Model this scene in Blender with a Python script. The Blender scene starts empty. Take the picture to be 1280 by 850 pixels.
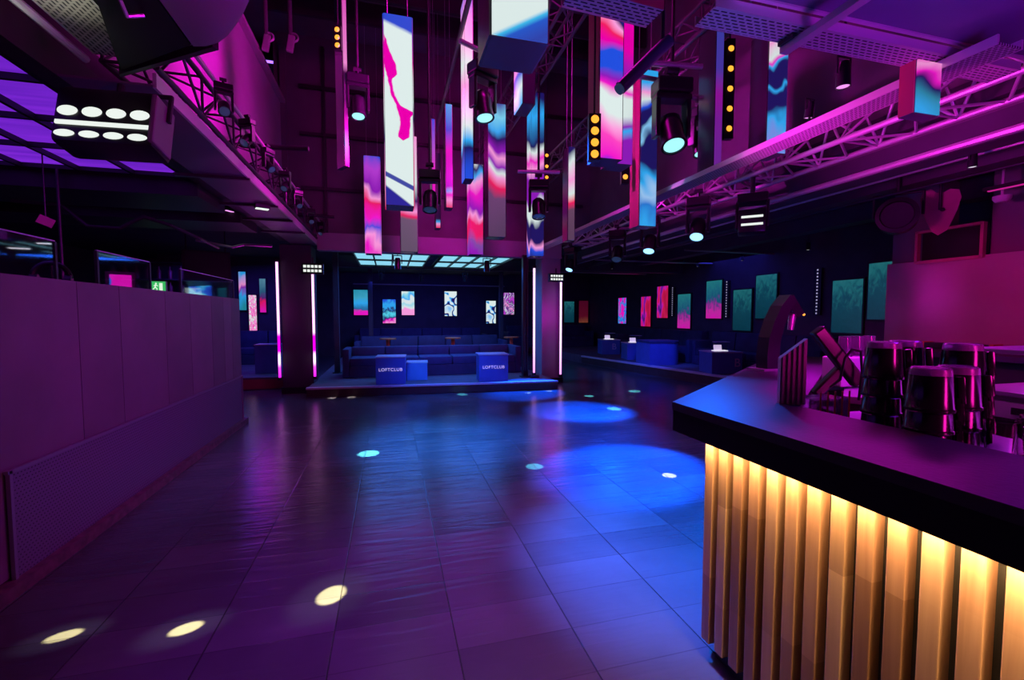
import bpy, bmesh, math, random
from mathutils import Vector, Matrix, Euler
random.seed(7)
R = math.radians
sc = bpy.context.scene
COL = sc.collection
# ------------------------------------------------------------------ colour / camera settings
sc.view_settings.view_transform = 'Standard'
sc.view_settings.look = 'None'
sc.view_settings.exposure = 0.0
sc.view_settings.gamma = 1.0
sc.view_settings.use_curve_mapping = False
sc.cycles.use_denoising = True
sc.cycles.max_bounces = 6
sc.cycles.sample_clamp_indirect = 3.0
cam = bpy.data.cameras.new('camera')
cam.sensor_width = 36.0
cam.lens = 565.0 / 1280.0 * 36.0
cam.clip_start = 0.02
co = bpy.data.objects.new('camera', cam)
co.location = (0, 0, 1.535)
co.rotation_euler = (R(90 - 3.14), 0, R(-15.13))
COL.objects.link(co)
sc.camera = co

# ------------------------------------------------------------------ materials
def nt(name):
    m = bpy.data.materials.new(name)
    m.use_nodes = True
    t = m.node_tree
    b = t.nodes['Principled BSDF']
    return m, t, b
def mat(name, col, rough=0.5, metal=0.0, emit=None, es=0.0, var=0.0, vs=6.0, bump=0.0, bs=40.0, spec=0.5):
    m, t, b = nt(name)
    b.inputs['Base Color'].default_value = (*col, 1)
    b.inputs['Roughness'].default_value = rough
    b.inputs['Metallic'].default_value = metal
    b.inputs['Specular IOR Level'].default_value = spec
    if emit:
        b.inputs['Emission Color'].default_value = (*emit, 1)
        b.inputs['Emission Strength'].default_value = es
    tc = t.nodes.new('ShaderNodeTexCoord')
    if var > 0:
        n = t.nodes.new('ShaderNodeTexNoise'); n.inputs['Scale'].default_value = vs; n.inputs['Detail'].default_value = 5
        r = t.nodes.new('ShaderNodeValToRGB')
        r.color_ramp.elements[0].position = 0.3; r.color_ramp.elements[1].position = 0.7
        r.color_ramp.elements[0].color = (*[c * (1 - var) for c in col], 1)
        r.color_ramp.elements[1].color = (*[min(1, c * (1 + var)) for c in col], 1)
        t.links.new(tc.outputs['Object'], n.inputs['Vector'])
        t.links.new(n.outputs['Fac'], r.inputs['Fac'])
        t.links.new(r.outputs['Color'], b.inputs['Base Color'])
    if bump > 0:
        n2 = t.nodes.new('ShaderNodeTexNoise'); n2.inputs['Scale'].default_value = bs; n2.inputs['Detail'].default_value = 4
        bp = t.nodes.new('ShaderNodeBump'); bp.inputs['Strength'].default_value = bump; bp.inputs['Distance'].default_value = 0.01
        t.links.new(tc.outputs['Object'], n2.inputs['Vector'])
        t.links.new(n2.outputs['Fac'], bp.inputs['Height'])
        t.links.new(bp.outputs['Normal'], b.inputs['Normal'])
    return m
def ramp(t, stops, interp='LINEAR'):
    r = t.nodes.new('ShaderNodeValToRGB')
    r.color_ramp.interpolation = interp
    el = r.color_ramp.elements
    while len(el) > 1: el.remove(el[-1])
    el[0].position = stops[0][0]; el[0].color = (*stops[0][1], 1)
    for p, c in stops[1:]:
        e = el.new(p); e.color = (*c, 1)
    return r
MAG = (0.85, 0.0, 0.42); PINK = (1.0, 0.35, 0.75); WHT = (0.74, 0.86, 0.84); BLU = (0.015, 0.08, 0.75); CYA = (0.03, 0.42, 0.95)
NAV = (0.012, 0.008, 0.12); RED = (0.9, 0.012, 0.12); PUR = (0.28, 0.012, 0.5); DRK = (0.02, 0.004, 0.04); HOT = (0.9, 0.01, 0.6)
def led(name, stops, scale=(3, 3, 1.4), dist=1.2, amp=0.5, hk=1.0, seed=0.0, es=1.0, height=1.0, z0=0.0):
    """liquid-marble video picture: ramp over height plus warped noise"""
    m, t, b = nt(name)
    L = t.links
    tc = t.nodes.new('ShaderNodeTexCoord')
    mp = t.nodes.new('ShaderNodeMapping'); mp.inputs['Location'].default_value = (seed, seed * 1.7, seed * 0.6); mp.inputs['Scale'].default_value = scale
    n = t.nodes.new('ShaderNodeTexNoise'); n.inputs['Scale'].default_value = 1.0; n.inputs['Detail'].default_value = 1.5; n.inputs['Distortion'].default_value = dist
    L.new(tc.outputs['Object'], mp.inputs['Vector']); L.new(mp.outputs['Vector'], n.inputs['Vector'])
    sx = t.nodes.new('ShaderNodeSeparateXYZ'); L.new(tc.outputs['Object'], sx.inputs['Vector'])
    h = t.nodes.new('ShaderNodeMath'); h.operation = 'SUBTRACT'; h.inputs[1].default_value = z0; L.new(sx.outputs['Z'], h.inputs[0])
    h2 = t.nodes.new('ShaderNodeMath'); h2.operation = 'MULTIPLY'; h2.inputs[1].default_value = hk / height; L.new(h.outputs[0], h2.inputs[0])
    a = t.nodes.new('ShaderNodeMath'); a.operation = 'SUBTRACT'; a.inputs[1].default_value = 0.5; L.new(n.outputs['Fac'], a.inputs[0])
    a2 = t.nodes.new('ShaderNodeMath'); a2.operation = 'MULTIPLY_ADD'; a2.inputs[1].default_value = amp
    L.new(a.outputs[0], a2.inputs[0]); L.new(h2.outputs[0], a2.inputs[2])
    if hk == 0.0:
        a3 = t.nodes.new('ShaderNodeMath'); a3.operation = 'ADD'; a3.inputs[1].default_value = 0.5
        L.new(a2.outputs[0], a3.inputs[0]); a2 = a3
    r = ramp(t, stops); L.new(a2.outputs[0], r.inputs['Fac'])
    b.inputs['Base Color'].default_value = (0.01, 0.01, 0.012, 1); b.inputs['Roughness'].default_value = 0.35
    L.new(r.outputs['Color'], b.inputs['Emission Color']); b.inputs['Emission Strength'].default_value = es
    return m
def glow(name, col, es):
    return mat(name, (0.02, 0.02, 0.02), 0.4, emit=col, es=es)
def height_glow(name, stops, es, height, z0=0.0):
    m, t, b = nt(name)
    tc = t.nodes.new('ShaderNodeTexCoord'); sx = t.nodes.new('ShaderNodeSeparateXYZ')
    t.links.new(tc.outputs['Object'], sx.inputs['Vector'])
    mr = t.nodes.new('ShaderNodeMapRange'); mr.inputs['From Min'].default_value = z0; mr.inputs['From Max'].default_value = z0 + height
    t.links.new(sx.outputs['Z'], mr.inputs['Value'])
    r = ramp(t, stops); t.links.new(mr.outputs['Result'], r.inputs['Fac'])
    t.links.new(r.outputs['Color'], b.inputs['Emission Color']); b.inputs['Emission Strength'].default_value = es
    b.inputs['Base Color'].default_value = (0.02, 0.02, 0.02, 1)
    return m
def slate_floor():
    m, t, b = nt('slate_floor'); L = t.links
    tc = t.nodes.new('ShaderNodeTexCoord')
    mp = t.nodes.new('ShaderNodeMapping'); mp.inputs['Rotation'].default_value = (0, 0, 0)
    L.new(tc.outputs['Object'], mp.inputs['Vector'])
    # long joints every 0.562 m in X, cross joints every 0.28 m in Y
    sx = t.nodes.new('ShaderNodeSeparateXYZ'); L.new(tc.outputs['Object'], sx.inputs['Vector'])
    def joint(axis, off, pitch, wid):
        s = t.nodes.new('ShaderNodeMath'); s.operation = 'SUBTRACT'; s.inputs[1].default_value = off; L.new(sx.outputs[axis], s.inputs[0])
        d = t.nodes.new('ShaderNodeMath'); d.operation = 'DIVIDE'; d.inputs[1].default_value = pitch; L.new(s.outputs[0], d.inputs[0])
        f = t.nodes.new('ShaderNodeMath'); f.operation = 'FRACT'; L.new(d.outputs[0], f.inputs[0])
        c = t.nodes.new('ShaderNodeMath'); c.operation = 'SUBTRACT'; c.inputs[1].default_value = 0.5; L.new(f.outputs[0], c.inputs[0])
        ab = t.nodes.new('ShaderNodeMath'); ab.operation = 'ABSOLUTE'; L.new(c.outputs[0], ab.inputs[0])
        g = t.nodes.new('ShaderNodeMapRange'); g.inputs['From Min'].default_value = 0.5 - wid / pitch; g.inputs['From Max'].default_value = 0.5
        L.new(ab.outputs[0], g.inputs['Value'])
        fl = t.nodes.new('ShaderNodeMath'); fl.operation = 'FLOOR'; L.new(d.outputs[0], fl.inputs[0])
        return g.outputs['Result'], fl.outputs[0]
    jx, ix = joint('X', -0.28, 0.562, 0.006)
    jy, iy = joint('Y', 0.03, 0.28, 0.004)
    sc_ = t.nodes.new('ShaderNodeMath'); sc_.operation = 'MULTIPLY'; sc_.inputs[1].default_value = 0.55; L.new(jy, sc_.inputs[0])
    mx = t.nodes.new('ShaderNodeMath'); mx.operation = 'MAXIMUM'; L.new(jx, mx.inputs[0]); L.new(sc_.outputs[0], mx.inputs[1])
    cb = t.nodes.new('ShaderNodeCombineXYZ'); L.new(ix, cb.inputs[0]); L.new(iy, cb.inputs[1])
    wn = t.nodes.new('ShaderNodeTexWhiteNoise'); wn.noise_dimensions = '3D'; L.new(cb.outputs[0], wn.inputs['Vector'])
    r = ramp(t, [(0, (0.062, 0.062, 0.066)), (1, (0.10, 0.099, 0.102))]); L.new(wn.outputs['Value'], r.inputs['Fac'])
    n = t.nodes.new('ShaderNodeTexNoise'); n.inputs['Scale'].default_value = 1.2; n.inputs['Detail'].default_value = 7
    L.new(tc.outputs['Object'], n.inputs['Vector'])
    mm = t.nodes.new('ShaderNodeMix'); mm.data_type = 'RGBA'; mm.blend_type = 'MULTIPLY'; mm.inputs['Factor'].default_value = 0.7
    nr = ramp(t, [(0.3, (0.55, 0.55, 0.55)), (0.7, (1.2, 1.2, 1.2))]); L.new(n.outputs['Fac'], nr.inputs['Fac'])
    L.new(r.outputs['Color'], mm.inputs['A']); L.new(nr.outputs['Color'], mm.inputs['B'])
    mj = t.nodes.new('ShaderNodeMix'); mj.data_type = 'RGBA'; L.new(mx.outputs[0], mj.inputs['Factor'])
    L.new(mm.outputs['Result'], mj.inputs['A']); mj.inputs['B'].default_value = (0.012, 0.012, 0.014, 1)
    L.new(mj.outputs['Result'], b.inputs['Base Color'])
    # riven slate ripples running across the room
    m2 = t.nodes.new('ShaderNodeMapping'); m2.inputs['Scale'].default_value = (2.2, 16, 1); L.new(tc.outputs['Object'], m2.inputs['Vector'])
    n2 = t.nodes.new('ShaderNodeTexNoise'); n2.inputs['Scale'].default_value = 1.0; n2.inputs['Detail'].default_value = 6; n2.inputs['Distortion'].default_value = 0.6
    L.new(m2.outputs['Vector'], n2.inputs['Vector'])
    hh = t.nodes.new('ShaderNodeMath'); hh.operation = 'MULTIPLY_ADD'; hh.inputs[1].default_value = -0.15
    L.new(mx.outputs[0], hh.inputs[0]); L.new(n2.outputs['Fac'], hh.inputs[2])
    bp = t.nodes.new('ShaderNodeBump'); bp.inputs['Strength'].default_value = 0.42; bp.inputs['Distance'].default_value = 0.012
    L.new(hh.outputs[0], bp.inputs['Height']); L.new(bp.outputs['Normal'], b.inputs['Normal'])
    b.inputs['Roughness'].default_value = 0.24
    b.inputs['Specular IOR Level'].default_value = 0.6
    return m
def perforated(name, col, rough=0.4, metal=0.6, bw=0.032, rh=0.014, sc_=1.0, mort=0.004, hole=(0.004, 0.003, 0.006), axes='XY'):
    m, t, b = nt(name); L = t.links
    tc = t.nodes.new('ShaderNodeTexCoord'); sx = t.nodes.new('ShaderNodeSeparateXYZ'); L.new(tc.outputs['Object'], sx.inputs['Vector'])
    cb = t.nodes.new('ShaderNodeCombineXYZ'); L.new(sx.outputs[axes[0]], cb.inputs[0]); L.new(sx.outputs[axes[1]], cb.inputs[1])
    br = t.nodes.new('ShaderNodeTexBrick'); br.inputs['Scale'].default_value = sc_
    br.inputs['Brick Width'].default_value = bw; br.inputs['Row Height'].default_value = rh; br.inputs['Mortar Size'].default_value = mort
    br.inputs['Color1'].default_value = (*hole, 1); br.inputs['Color2'].default_value = (*hole, 1); br.inputs['Mortar'].default_value = (*col, 1)
    br.inputs['Mortar Smooth'].default_value = 0.1
    L.new(cb.outputs[0], br.inputs['Vector']); L.new(br.outputs['Color'], b.inputs['Base Color'])
    b.inputs['Roughness'].default_value = rough; b.inputs['Metallic'].default_value = metal
    return m
def wood(name, c0, c1, seed):
    m, t, b = nt(name); L = t.links
    tc = t.nodes.new('ShaderNodeTexCoord')
    mp = t.nodes.new('ShaderNodeMapping'); mp.inputs['Scale'].default_value = (30, 30, 1.6); mp.inputs['Location'].default_value = (seed, seed * 2, seed * 3)
    L.new(tc.outputs['Object'], mp.inputs['Vector'])
    n = t.nodes.new('ShaderNodeTexNoise'); n.inputs['Scale'].default_value = 1; n.inputs['Detail'].default_value = 6; n.inputs['Distortion'].default_value = 1.0
    L.new(mp.outputs['Vector'], n.inputs['Vector'])
    r = ramp(t, [(0.25, c0), (0.75, c1)]); L.new(n.outputs['Fac'], r.inputs['Fac'])
    # finger-jointed staves of slightly different tone along the slat
    sx = t.nodes.new('ShaderNodeSeparateXYZ'); L.new(tc.outputs['Object'], sx.inputs['Vector'])
    ad = t.nodes.new('ShaderNodeMath'); ad.operation = 'MULTIPLY_ADD'; ad.inputs[1].default_value = 2.3; ad.inputs[2].default_value = seed * 3.7; L.new(sx.outputs['Z'], ad.inputs[0])
    fl = t.nodes.new('ShaderNodeMath'); fl.operation = 'FLOOR'; L.new(ad.outputs[0], fl.inputs[0])
    wn = t.nodes.new('ShaderNodeTexWhiteNoise'); wn.noise_dimensions = '1D'; L.new(fl.outputs[0], wn.inputs['W'])
    r2 = ramp(t, [(0, (0.72, 0.66, 0.6)), (1, (1.1, 1.1, 1.1))]); L.new(wn.outputs['Value'], r2.inputs['Fac'])
    mm = t.nodes.new('ShaderNodeMix'); mm.data_type = 'RGBA'; mm.blend_type = 'MULTIPLY'; mm.inputs['Factor'].default_value = 1
    L.new(r.outputs['Color'], mm.inputs['A']); L.new(r2.outputs['Color'], mm.inputs['B']); L.new(mm.outputs['Result'], b.inputs['Base Color'])
    b.inputs['Roughness'].default_value = 0.45
    return m
def glassy(name, col, rough=0.05, tr=1.0, ior=1.45):
    m, t, b = nt(name)
    b.inputs['Base Color'].default_value = (*col, 1); b.inputs['Roughness'].default_value = rough
    b.inputs['Transmission Weight'].default_value = tr; b.inputs['IOR'].default_value = ior
    return m

M = dict(
    floor=slate_floor(),
    black=mat('black_paint', (0.012, 0.012, 0.014), 0.5, var=0.3),
    blackgloss=mat('black_gloss', (0.010, 0.010, 0.012), 0.35),
    darkwall=mat('dark_wall_paint', (0.05, 0.045, 0.06), 0.7, var=0.2, vs=2.5, bump=0.1),
    ceiling=mat('ceiling_paint', (0.035, 0.03, 0.04), 0.85, var=0.2, vs=2),
    whall=mat('bulkhead_paint', (0.30, 0.27, 0.30), 0.75, var=0.12, vs=1.2, bump=0.05),
    endwall=mat('end_wall_paint', (0.13, 0.12, 0.13), 0.8, var=0.2, vs=1.4),
    booth=mat('booth_board', (0.16, 0.13, 0.16), 0.55, var=0.16, vs=2.2, bump=0.06, bs=30),
    boothseam=mat('booth_seam', (0.1, 0.09, 0.1), 0.6),
    mesh=perforated('perforated_sheet', (0.16, 0.13, 0.20), 0.45, 0.2, 0.026, 0.022, 1.0, 0.008, (0.02, 0.016, 0.022), 'YZ'),
    tray=perforated('slotted_tray', (0.55, 0.54, 0.58), 0.42, 0.4, 0.048, 0.0215, 1.0, 0.007, (0.008, 0.006, 0.012), 'XY'),
    trayY=perforated('slotted_channel', (0.55, 0.54, 0.58), 0.42, 0.5, 0.030, 0.02, 1.0, 0.005, (0.05, 0.045, 0.05), 'YX'),
    steel=mat('brushed_steel', (0.55, 0.54, 0.56), 0.32, 0.8),
    alu=mat('truss_aluminium', (0.62, 0.60, 0.62), 0.36, 0.55),
    darkmetal=mat('dark_metal', (0.05, 0.05, 0.055), 0.4, 0.6),
    pillardark=mat('pillar_paint', (0.05, 0.045, 0.06), 0.55),
    holder=mat('holder_metal', (0.42, 0.40, 0.44), 0.3, 0.25),
    rooftruss=mat('roof_truss_paint', (0.16, 0.14, 0.16), 0.45, 0.2),
    chrome=mat('chrome', (0.7, 0.7, 0.72), 0.08, 1.0),
    slatebar=mat('bar_top_slate', (0.022, 0.020, 0.024), 0.42, var=0.3, vs=5, bump=0.08, bs=60, spec=0.35),
    barblack=mat('bar_fascia', (0.004, 0.004, 0.005), 0.7, spec=0.2),
    gap=mat('bar_backing', (0.03, 0.028, 0.022), 0.7),
    sofa=mat('blue_velour', (0.03, 0.04, 0.10), 0.75, var=0.2, vs=5),
    sofadark=mat('dark_velour', (0.03, 0.035, 0.07), 0.8, var=0.2, vs=5),
    boxblue=mat('box_laminate', (0.07, 0.15, 0.42), 0.5, var=0.08),
    boxtop=mat('box_top', (0.45, 0.45, 0.5), 0.35),
    stage=mat('stage_carpet', (0.10, 0.095, 0.10), 0.75, var=0.2, vs=6),
    stageedge=mat('stage_edge', (0.55, 0.53, 0.55), 0.5),
    stagewood=mat('stage_riser', (0.06, 0.035, 0.03), 0.6, var=0.2),
    orangetop=mat('orange_table', (0.55, 0.2, 0.05), 0.45, var=0.2),
    letter=mat('backlit_lettering', (0.8, 0.8, 0.8), 0.5, emit=(0.75, 0.6, 0.9), es=0.65),
    letterdim=mat('pale_lettering', (0.55, 0.5, 0.6), 0.5),
    whiteplastic=mat('white_plastic', (0.7, 0.7, 0.72), 0.4),
    black_plastic=mat('black_plastic', (0.013, 0.012, 0.016), 0.28),
    tumbler=mat('dark_tumbler', (0.010, 0.009, 0.014), 0.16),
    smokeband=glassy('translucent_base', (0.5, 0.25, 0.6), 0.25, 0.6),
    smoke=glassy('smoked_plastic', (0.55, 0.4, 0.6), 0.1, 0.85),
    glass=glassy('clear_glass', (0.95, 0.95, 0.97), 0.03, 1.0),
    pinkboard=mat('pink_board', (0.5, 0.2, 0.25), 0.7, var=0.1),
    warm=glow('warm_led', (1.0, 0.62, 0.18), 6.0),
    amber=glow('amber_led', (1.0, 0.36, 0.03), 1.6),
    white_led=glow('white_led', (0.85, 0.92, 0.86), 1.0),
    white_dim=glow('white_lamp', (0.85, 0.8, 0.95), 0.9),
    cyan_lens=glow('cyan_lens', (0.35, 0.9, 0.95), 1.2),
    blue_lens=glow('blue_lens', (0.25, 0.6, 1.0), 2.2),
    pink_lens=glow('pink_lens', (0.95, 0.35, 0.95), 1.0),
    dim_lens=mat('dark_lens', (0.03, 0.035, 0.06), 0.08, emit=(0.1, 0.2, 0.5), es=0.12),
    purple_led=glow('purple_led', (0.3, 0.12, 1.0), 2.5),
    cyan_panel=glow('cyan_ceiling_panel', (0.24, 0.62, 0.80), 1.1),
    exit_green=glow('exit_green', (0.05, 0.6, 0.15), 0.8),
    exit_white=glow('exit_white', (0.8, 1.0, 0.8), 0.9),
    goldslat=mat('gold', (0.6, 0.4, 0.1), 0.4, 0.5),
)
def purple_panel():
    m, t, b = nt('purple_ceiling_film'); L = t.links
    tc = t.nodes.new('ShaderNodeTexCoord')
    mp = t.nodes.new('ShaderNodeMapping'); mp.inputs['Scale'].default_value = (0.6, 7, 1); L.new(tc.outputs['Object'], mp.inputs['Vector'])
    n = t.nodes.new('ShaderNodeTexNoise'); n.inputs['Scale'].default_value = 1; n.inputs['Detail'].default_value = 2; L.new(mp.outputs['Vector'], n.inputs['Vector'])
    r = ramp(t, [(0.3, (0.10, 0.010, 0.42)), (0.7, (0.20, 0.02, 0.62))]); L.new(n.outputs['Fac'], r.inputs['Fac'])
    L.new(r.outputs['Color'], b.inputs['Emission Color']); b.inputs['Emission Strength'].default_value = 1.1
    b.inputs['Base Color'].default_value = (0.05, 0.03, 0.1, 1)
    return m
M['purple_panel'] = purple_panel()
M['neon'] = height_glow('pixel_tube_pink', [(0, (0.6, 0.0, 0.7)), (0.10, (0.75, 0.04, 0.75)), (0.15, (1, 0.6, 1)), (0.20, (0.95, 0.5, 1)), (0.24, (0.55, 0.0, 0.6)), (0.37, (0.55, 0.0, 0.5)), (0.40, (0.8, 0.35, 0.75)), (1, (0.8, 0.36, 0.75))], 2.6, 2.25)
M['neonwhite'] = height_glow('pixel_tube_white', [(0, (0.75, 0.25, 0.9)), (0.3, (1, 0.55, 1)), (1, (1, 0.6, 1))], 1.8, 2.25)

# ------------------------------------------------------------------ mesh helpers
class B:
    def __init__(s): s.bm = bmesh.new()
    def _m(s, mtx, vs): bmesh.ops.transform(s.bm, matrix=mtx, verts=vs)
    def box(s, c, d, rot=None, bev=0.0):
        r = bmesh.ops.create_cube(s.bm, size=1.0)
        vs = r['verts']
        bmesh.ops.scale(s.bm, vec=d, verts=vs)
        if bev > 0:
            es = list({e for v in vs for e in v.link_edges})
            rr = bmesh.ops.bevel(s.bm, geom=es, offset=bev, segments=2, affect='EDGES', profile=0.6)
            vs = list({v for f in rr['faces'] for v in f.verts} | {v for v in vs if v.is_valid})
        mt = Matrix.Translation(c)
        if rot is not None: mt = mt @ Euler(rot).to_matrix().to_4x4()
        s._m(mt, vs)
        return s
    def tube(s, p0, p1, r, seg=10, r2=None):
        p0, p1 = Vector(p0), Vector(p1); d = p1 - p0
        rr = bmesh.ops.create_cone(s.bm, cap_ends=True, segments=seg, radius1=r, radius2=r if r2 is None else r2, depth=d.length)
        s._m(Matrix.Translation((p0 + p1) / 2) @ d.to_track_quat('Z', 'Y').to_matrix().to_4x4(), rr['verts'])
        return s
    def path(s, pts, r, seg=8):
        pts = [Vector(p) for p in pts]
        for a, b in zip(pts, pts[1:]): s.tube(a, b, r, seg)
        for p in pts[1:-1]:
            q = bmesh.ops.create_uvsphere(s.bm, u_segments=8, v_segments=6, radius=r)
            s._m(Matrix.Translation(p), q['verts'])
        return s
    def lathe(s, prof, c=(0, 0, 0), seg=24, mtx=None):
        rings = []
        for (r, z) in prof:
            rings.append([s.bm.verts.new((r * math.cos(2 * math.pi * k / seg), r * math.sin(2 * math.pi * k / seg), z)) for k in range(seg)] if r > 1e-6 else [s.bm.verts.new((0, 0, z))])
        for a, b in zip(rings, rings[1:]):
            for k in range(seg):
                k2 = (k + 1) % seg
                if len(a) == 1 and len(b) == 1: continue
                if len(a) == 1: s.bm.faces.new((a[0], b[k], b[k2]))
                elif len(b) == 1: s.bm.faces.new((a[k2], a[k], b[0]))
                else: s.bm.faces.new((a[k], a[k2], b[k2], b[k]))
        vs = [v for rg in rings for v in rg]
        s._m(Matrix.Translation(c) @ (mtx if mtx is not None else Matrix.Identity(4)), vs)
        return s
    def prism(s, poly, z0, z1, mtx=None):
        lo = [s.bm.verts.new((x, y, z0)) for x, y in poly]; hi = [s.bm.verts.new((x, y, z1)) for x, y in poly]
        n = len(poly)
        s.bm.faces.new(lo[::-1]); s.bm.faces.new(hi)
        for k in range(n): s.bm.faces.new((lo[k], lo[(k + 1) % n], hi[(k + 1) % n], hi[k]))
        if mtx is not None: s._m(mtx, lo + hi)
        return s
    def loft(s, rings, cap=True):
        vr = [[s.bm.verts.new(p) for p in rg] for rg in rings]
        n = len(vr[0])
        for a, b in zip(vr, vr[1:]):
            for k in range(n): s.bm.faces.new((a[k], a[(k + 1) % n], b[(k + 1) % n], b[k]))
        if cap: s.bm.faces.new(vr[0][::-1]); s.bm.faces.new(vr[-1])
        return s
    def sphere(s, c, r, scale=(1, 1, 1)):
        q = bmesh.ops.create_uvsphere(s.bm, u_segments=16, v_segments=10, radius=r)
        s._m(Matrix.Translation(c) @ Matrix.Diagonal((*scale, 1)), q['verts'])
        return s
    def build(s, name, m, parent=None, smooth=False, loc=None, label=None, kind=None, rotz=0):
        bmesh.ops.recalc_face_normals(s.bm, faces=s.bm.faces[:])
        me = bpy.data.meshes.new(name); s.bm.to_mesh(me); s.bm.free()
        me.materials.append(m)
        if smooth:
            for p in me.polygons: p.use_smooth = True
            me.set_sharp_from_angle(angle=R(40))
        o = bpy.data.objects.new(name, me); COL.objects.link(o)
        if parent is not None: o.parent = parent
        if loc is not None: o.location = loc
        if rotz: o.rotation_euler = (0, 0, rotz)
        if label: o['label'] = label
        if kind: o['kind'] = kind
        return o
def tag(o, label, cat, group=None, kind=None):
    o['label'] = label; o['category'] = cat
    if group: o['group'] = group
    if kind: o['kind'] = kind
    return o
def thing(name, label, cat, loc=(0, 0, 0), rot=(0, 0, 0), group=None):
    o = bpy.data.objects.new(name, None); COL.objects.link(o)
    o.location = loc; o.rotation_euler = rot; o.empty_display_size = 0.1
    return tag(o, label, cat, group)
def dup(root, loc, rot=None, label=None, group=None):
    c = root.copy(); COL.objects.link(c); c.location = loc
    if rot is not None: c.rotation_euler = rot
    if label: c['label'] = label
    if group: c['group'] = group
    for ch in list(root.children):
        d = ch.copy(); COL.objects.link(d); d.parent = c
        for g in list(ch.children):
            e = g.copy(); COL.objects.link(e); e.parent = d
    return c
def struct(name, b, m):
    return b.build(name, m, kind='structure')
def text(name, body, size, m, parent, loc, rot, ext=0.003):
    cu = bpy.data.curves.new(name, 'FONT'); cu.body = body; cu.size = size; cu.extrude = ext; cu.space_character = 1.12
    cu.align_x = 'CENTER'; cu.align_y = 'CENTER'; cu.materials.append(m)
    f = bpy.data.objects.new(name, cu); COL.objects.link(f)
    me = bpy.data.meshes.new_from_object(f.evaluated_get(bpy.context.evaluated_depsgraph_get()))
    bpy.data.objects.remove(f)
    o = bpy.data.objects.new(name, me); COL.objects.link(o); o.parent = parent; o.location = loc; o.rotation_euler = rot
    return o

# ------------------------------------------------------------------ THE SETTING
struct('floor', B().box((0.7, 8, -0.1), (16, 26, 0.2)), M['floor'])
struct('ceiling_high', B().box((1.5, 4, 7.1), (8.0, 14, 0.2)), M['endwall'])
struct('wall_left', B().box((-7.3, 8, 2.5), (0.2, 26, 5.2)), M['darkwall'])
struct('wall_right', B().box((8.5, 8, 2.5), (0.2, 26, 5.2)), M['darkwall'])
struct('wall_back', B().box((0.7, 18.3, 2.5), (16, 0.2, 5.2)), M['darkwall'])
struct('wall_front', B().box((0.7, -4.0, 3.5), (16, 0.2, 7.2)), M['darkwall'])
struct('wall_upper_back', B().box((1.35, 10.0, 5.1), (6.9, 0.2, 3.85)), M['endwall'])
# soffits either side of the high well
struct('ceiling_left', B().box((-4.6, 7.0, 3.25), (5.3, 22, 0.2)), M['ceiling'])
struct('ceiling_right', B().box((6.6, 7.0, 3.3), (4.2, 22, 0.2)), M['ceiling'])
struct('ceiling_stage', B().box((1.3, 14.2, 3.25), (6.6, 8.2, 0.2)), M['ceiling'])
struct('wall_upper_left', B().box((-2.05, 3.0, 4.36), (0.14, 13.7, 2.55)), M['whall'])
struct('wall_upper_right', B().box((4.65, 3.0, 5.05), (0.14, 13.8, 3.9)), M['endwall'])
struct('wall_gallery_left', B().box((-3.4, 3.0, 6.3), (0.14, 14, 1.6)), M['darkwall'])
struct('trim_1', B().box((-1.99, 3.0, 5.66), (0.2, 13.7, 0.07)), M['whall'])
struct('trim_2', B().box((-1.93, 9.86, 4.9), (0.10, 0.10, 3.6)), M['endwall'])
for i, y in enumerate((5.4, 7.55, 8.2)):
    struct('trim_%d' % (i + 3), B().box((1.35, y, 6.55), (6.4, 0.06, 0.35)), M['darkmetal'])
for i, x in enumerate((-1.2, 0.3, 1.8, 3.3)):
    struct('trim_%d' % (i + 6), B().box((x, 9.86, 5.0), (0.05, 0.07, 3.6)), M['darkmetal'])
struct('trim_10', B().box((1.35, 9.84, 4.05), (6.0, 0.07, 0.06)).box((1.35, 9.84, 5.1), (6.0, 0.07, 0.06)).box((1.35, 9.84, 6.0), (6.0, 0.07, 0.06)), M['darkmetal'])
# lip beam across the front of the stage
struct('trim_11', B().box((1.2, 9.72, 2.98), (5.1, 0.24, 0.34)).box((1.2, 9.60, 2.82), (5.1, 0.06, 0.03)), M['whall'])
struct('trim_12', B().box((1.0, 11.3, 2.98), (0.2, 2.9, 0.22)).box((1.2, 12.75, 2.95), (5.0, 0.25, 0.3)), M['darkwall'])
# right-hand low ceiling: downstand beams
struct('trim_13', B().box((5.6, 6.2, 3.08), (0.25, 16, 0.25)), M['darkwall'])
struct('trim_14', B().box((7.0, 6.2, 3.08), (0.25, 16, 0.25)), M['darkwall'])
struct('trim_15', B().box((6.6, 11.8, 2.98), (4.2, 0.25, 0.42)), M['darkwall'])
struct('trim_16', B().box((4.66, 4.0, 3.0), (0.22, 15, 0.22)), M['darkwall'])
struct('trim_17', B().box((-1.95, 4.6, 3.06), (0.12, 10, 0.2)), M['black'])
# left low ceiling: dropped frame round the luminous panels
struct('trim_18', B().box((-4.3, 6.15, 3.0), (4.6, 0.85, 0.34)), M['black'])
struct('trim_19', B().box((-4.3, 7.6, 3.0), (4.6, 0.8, 0.34)), M['black'])

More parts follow.
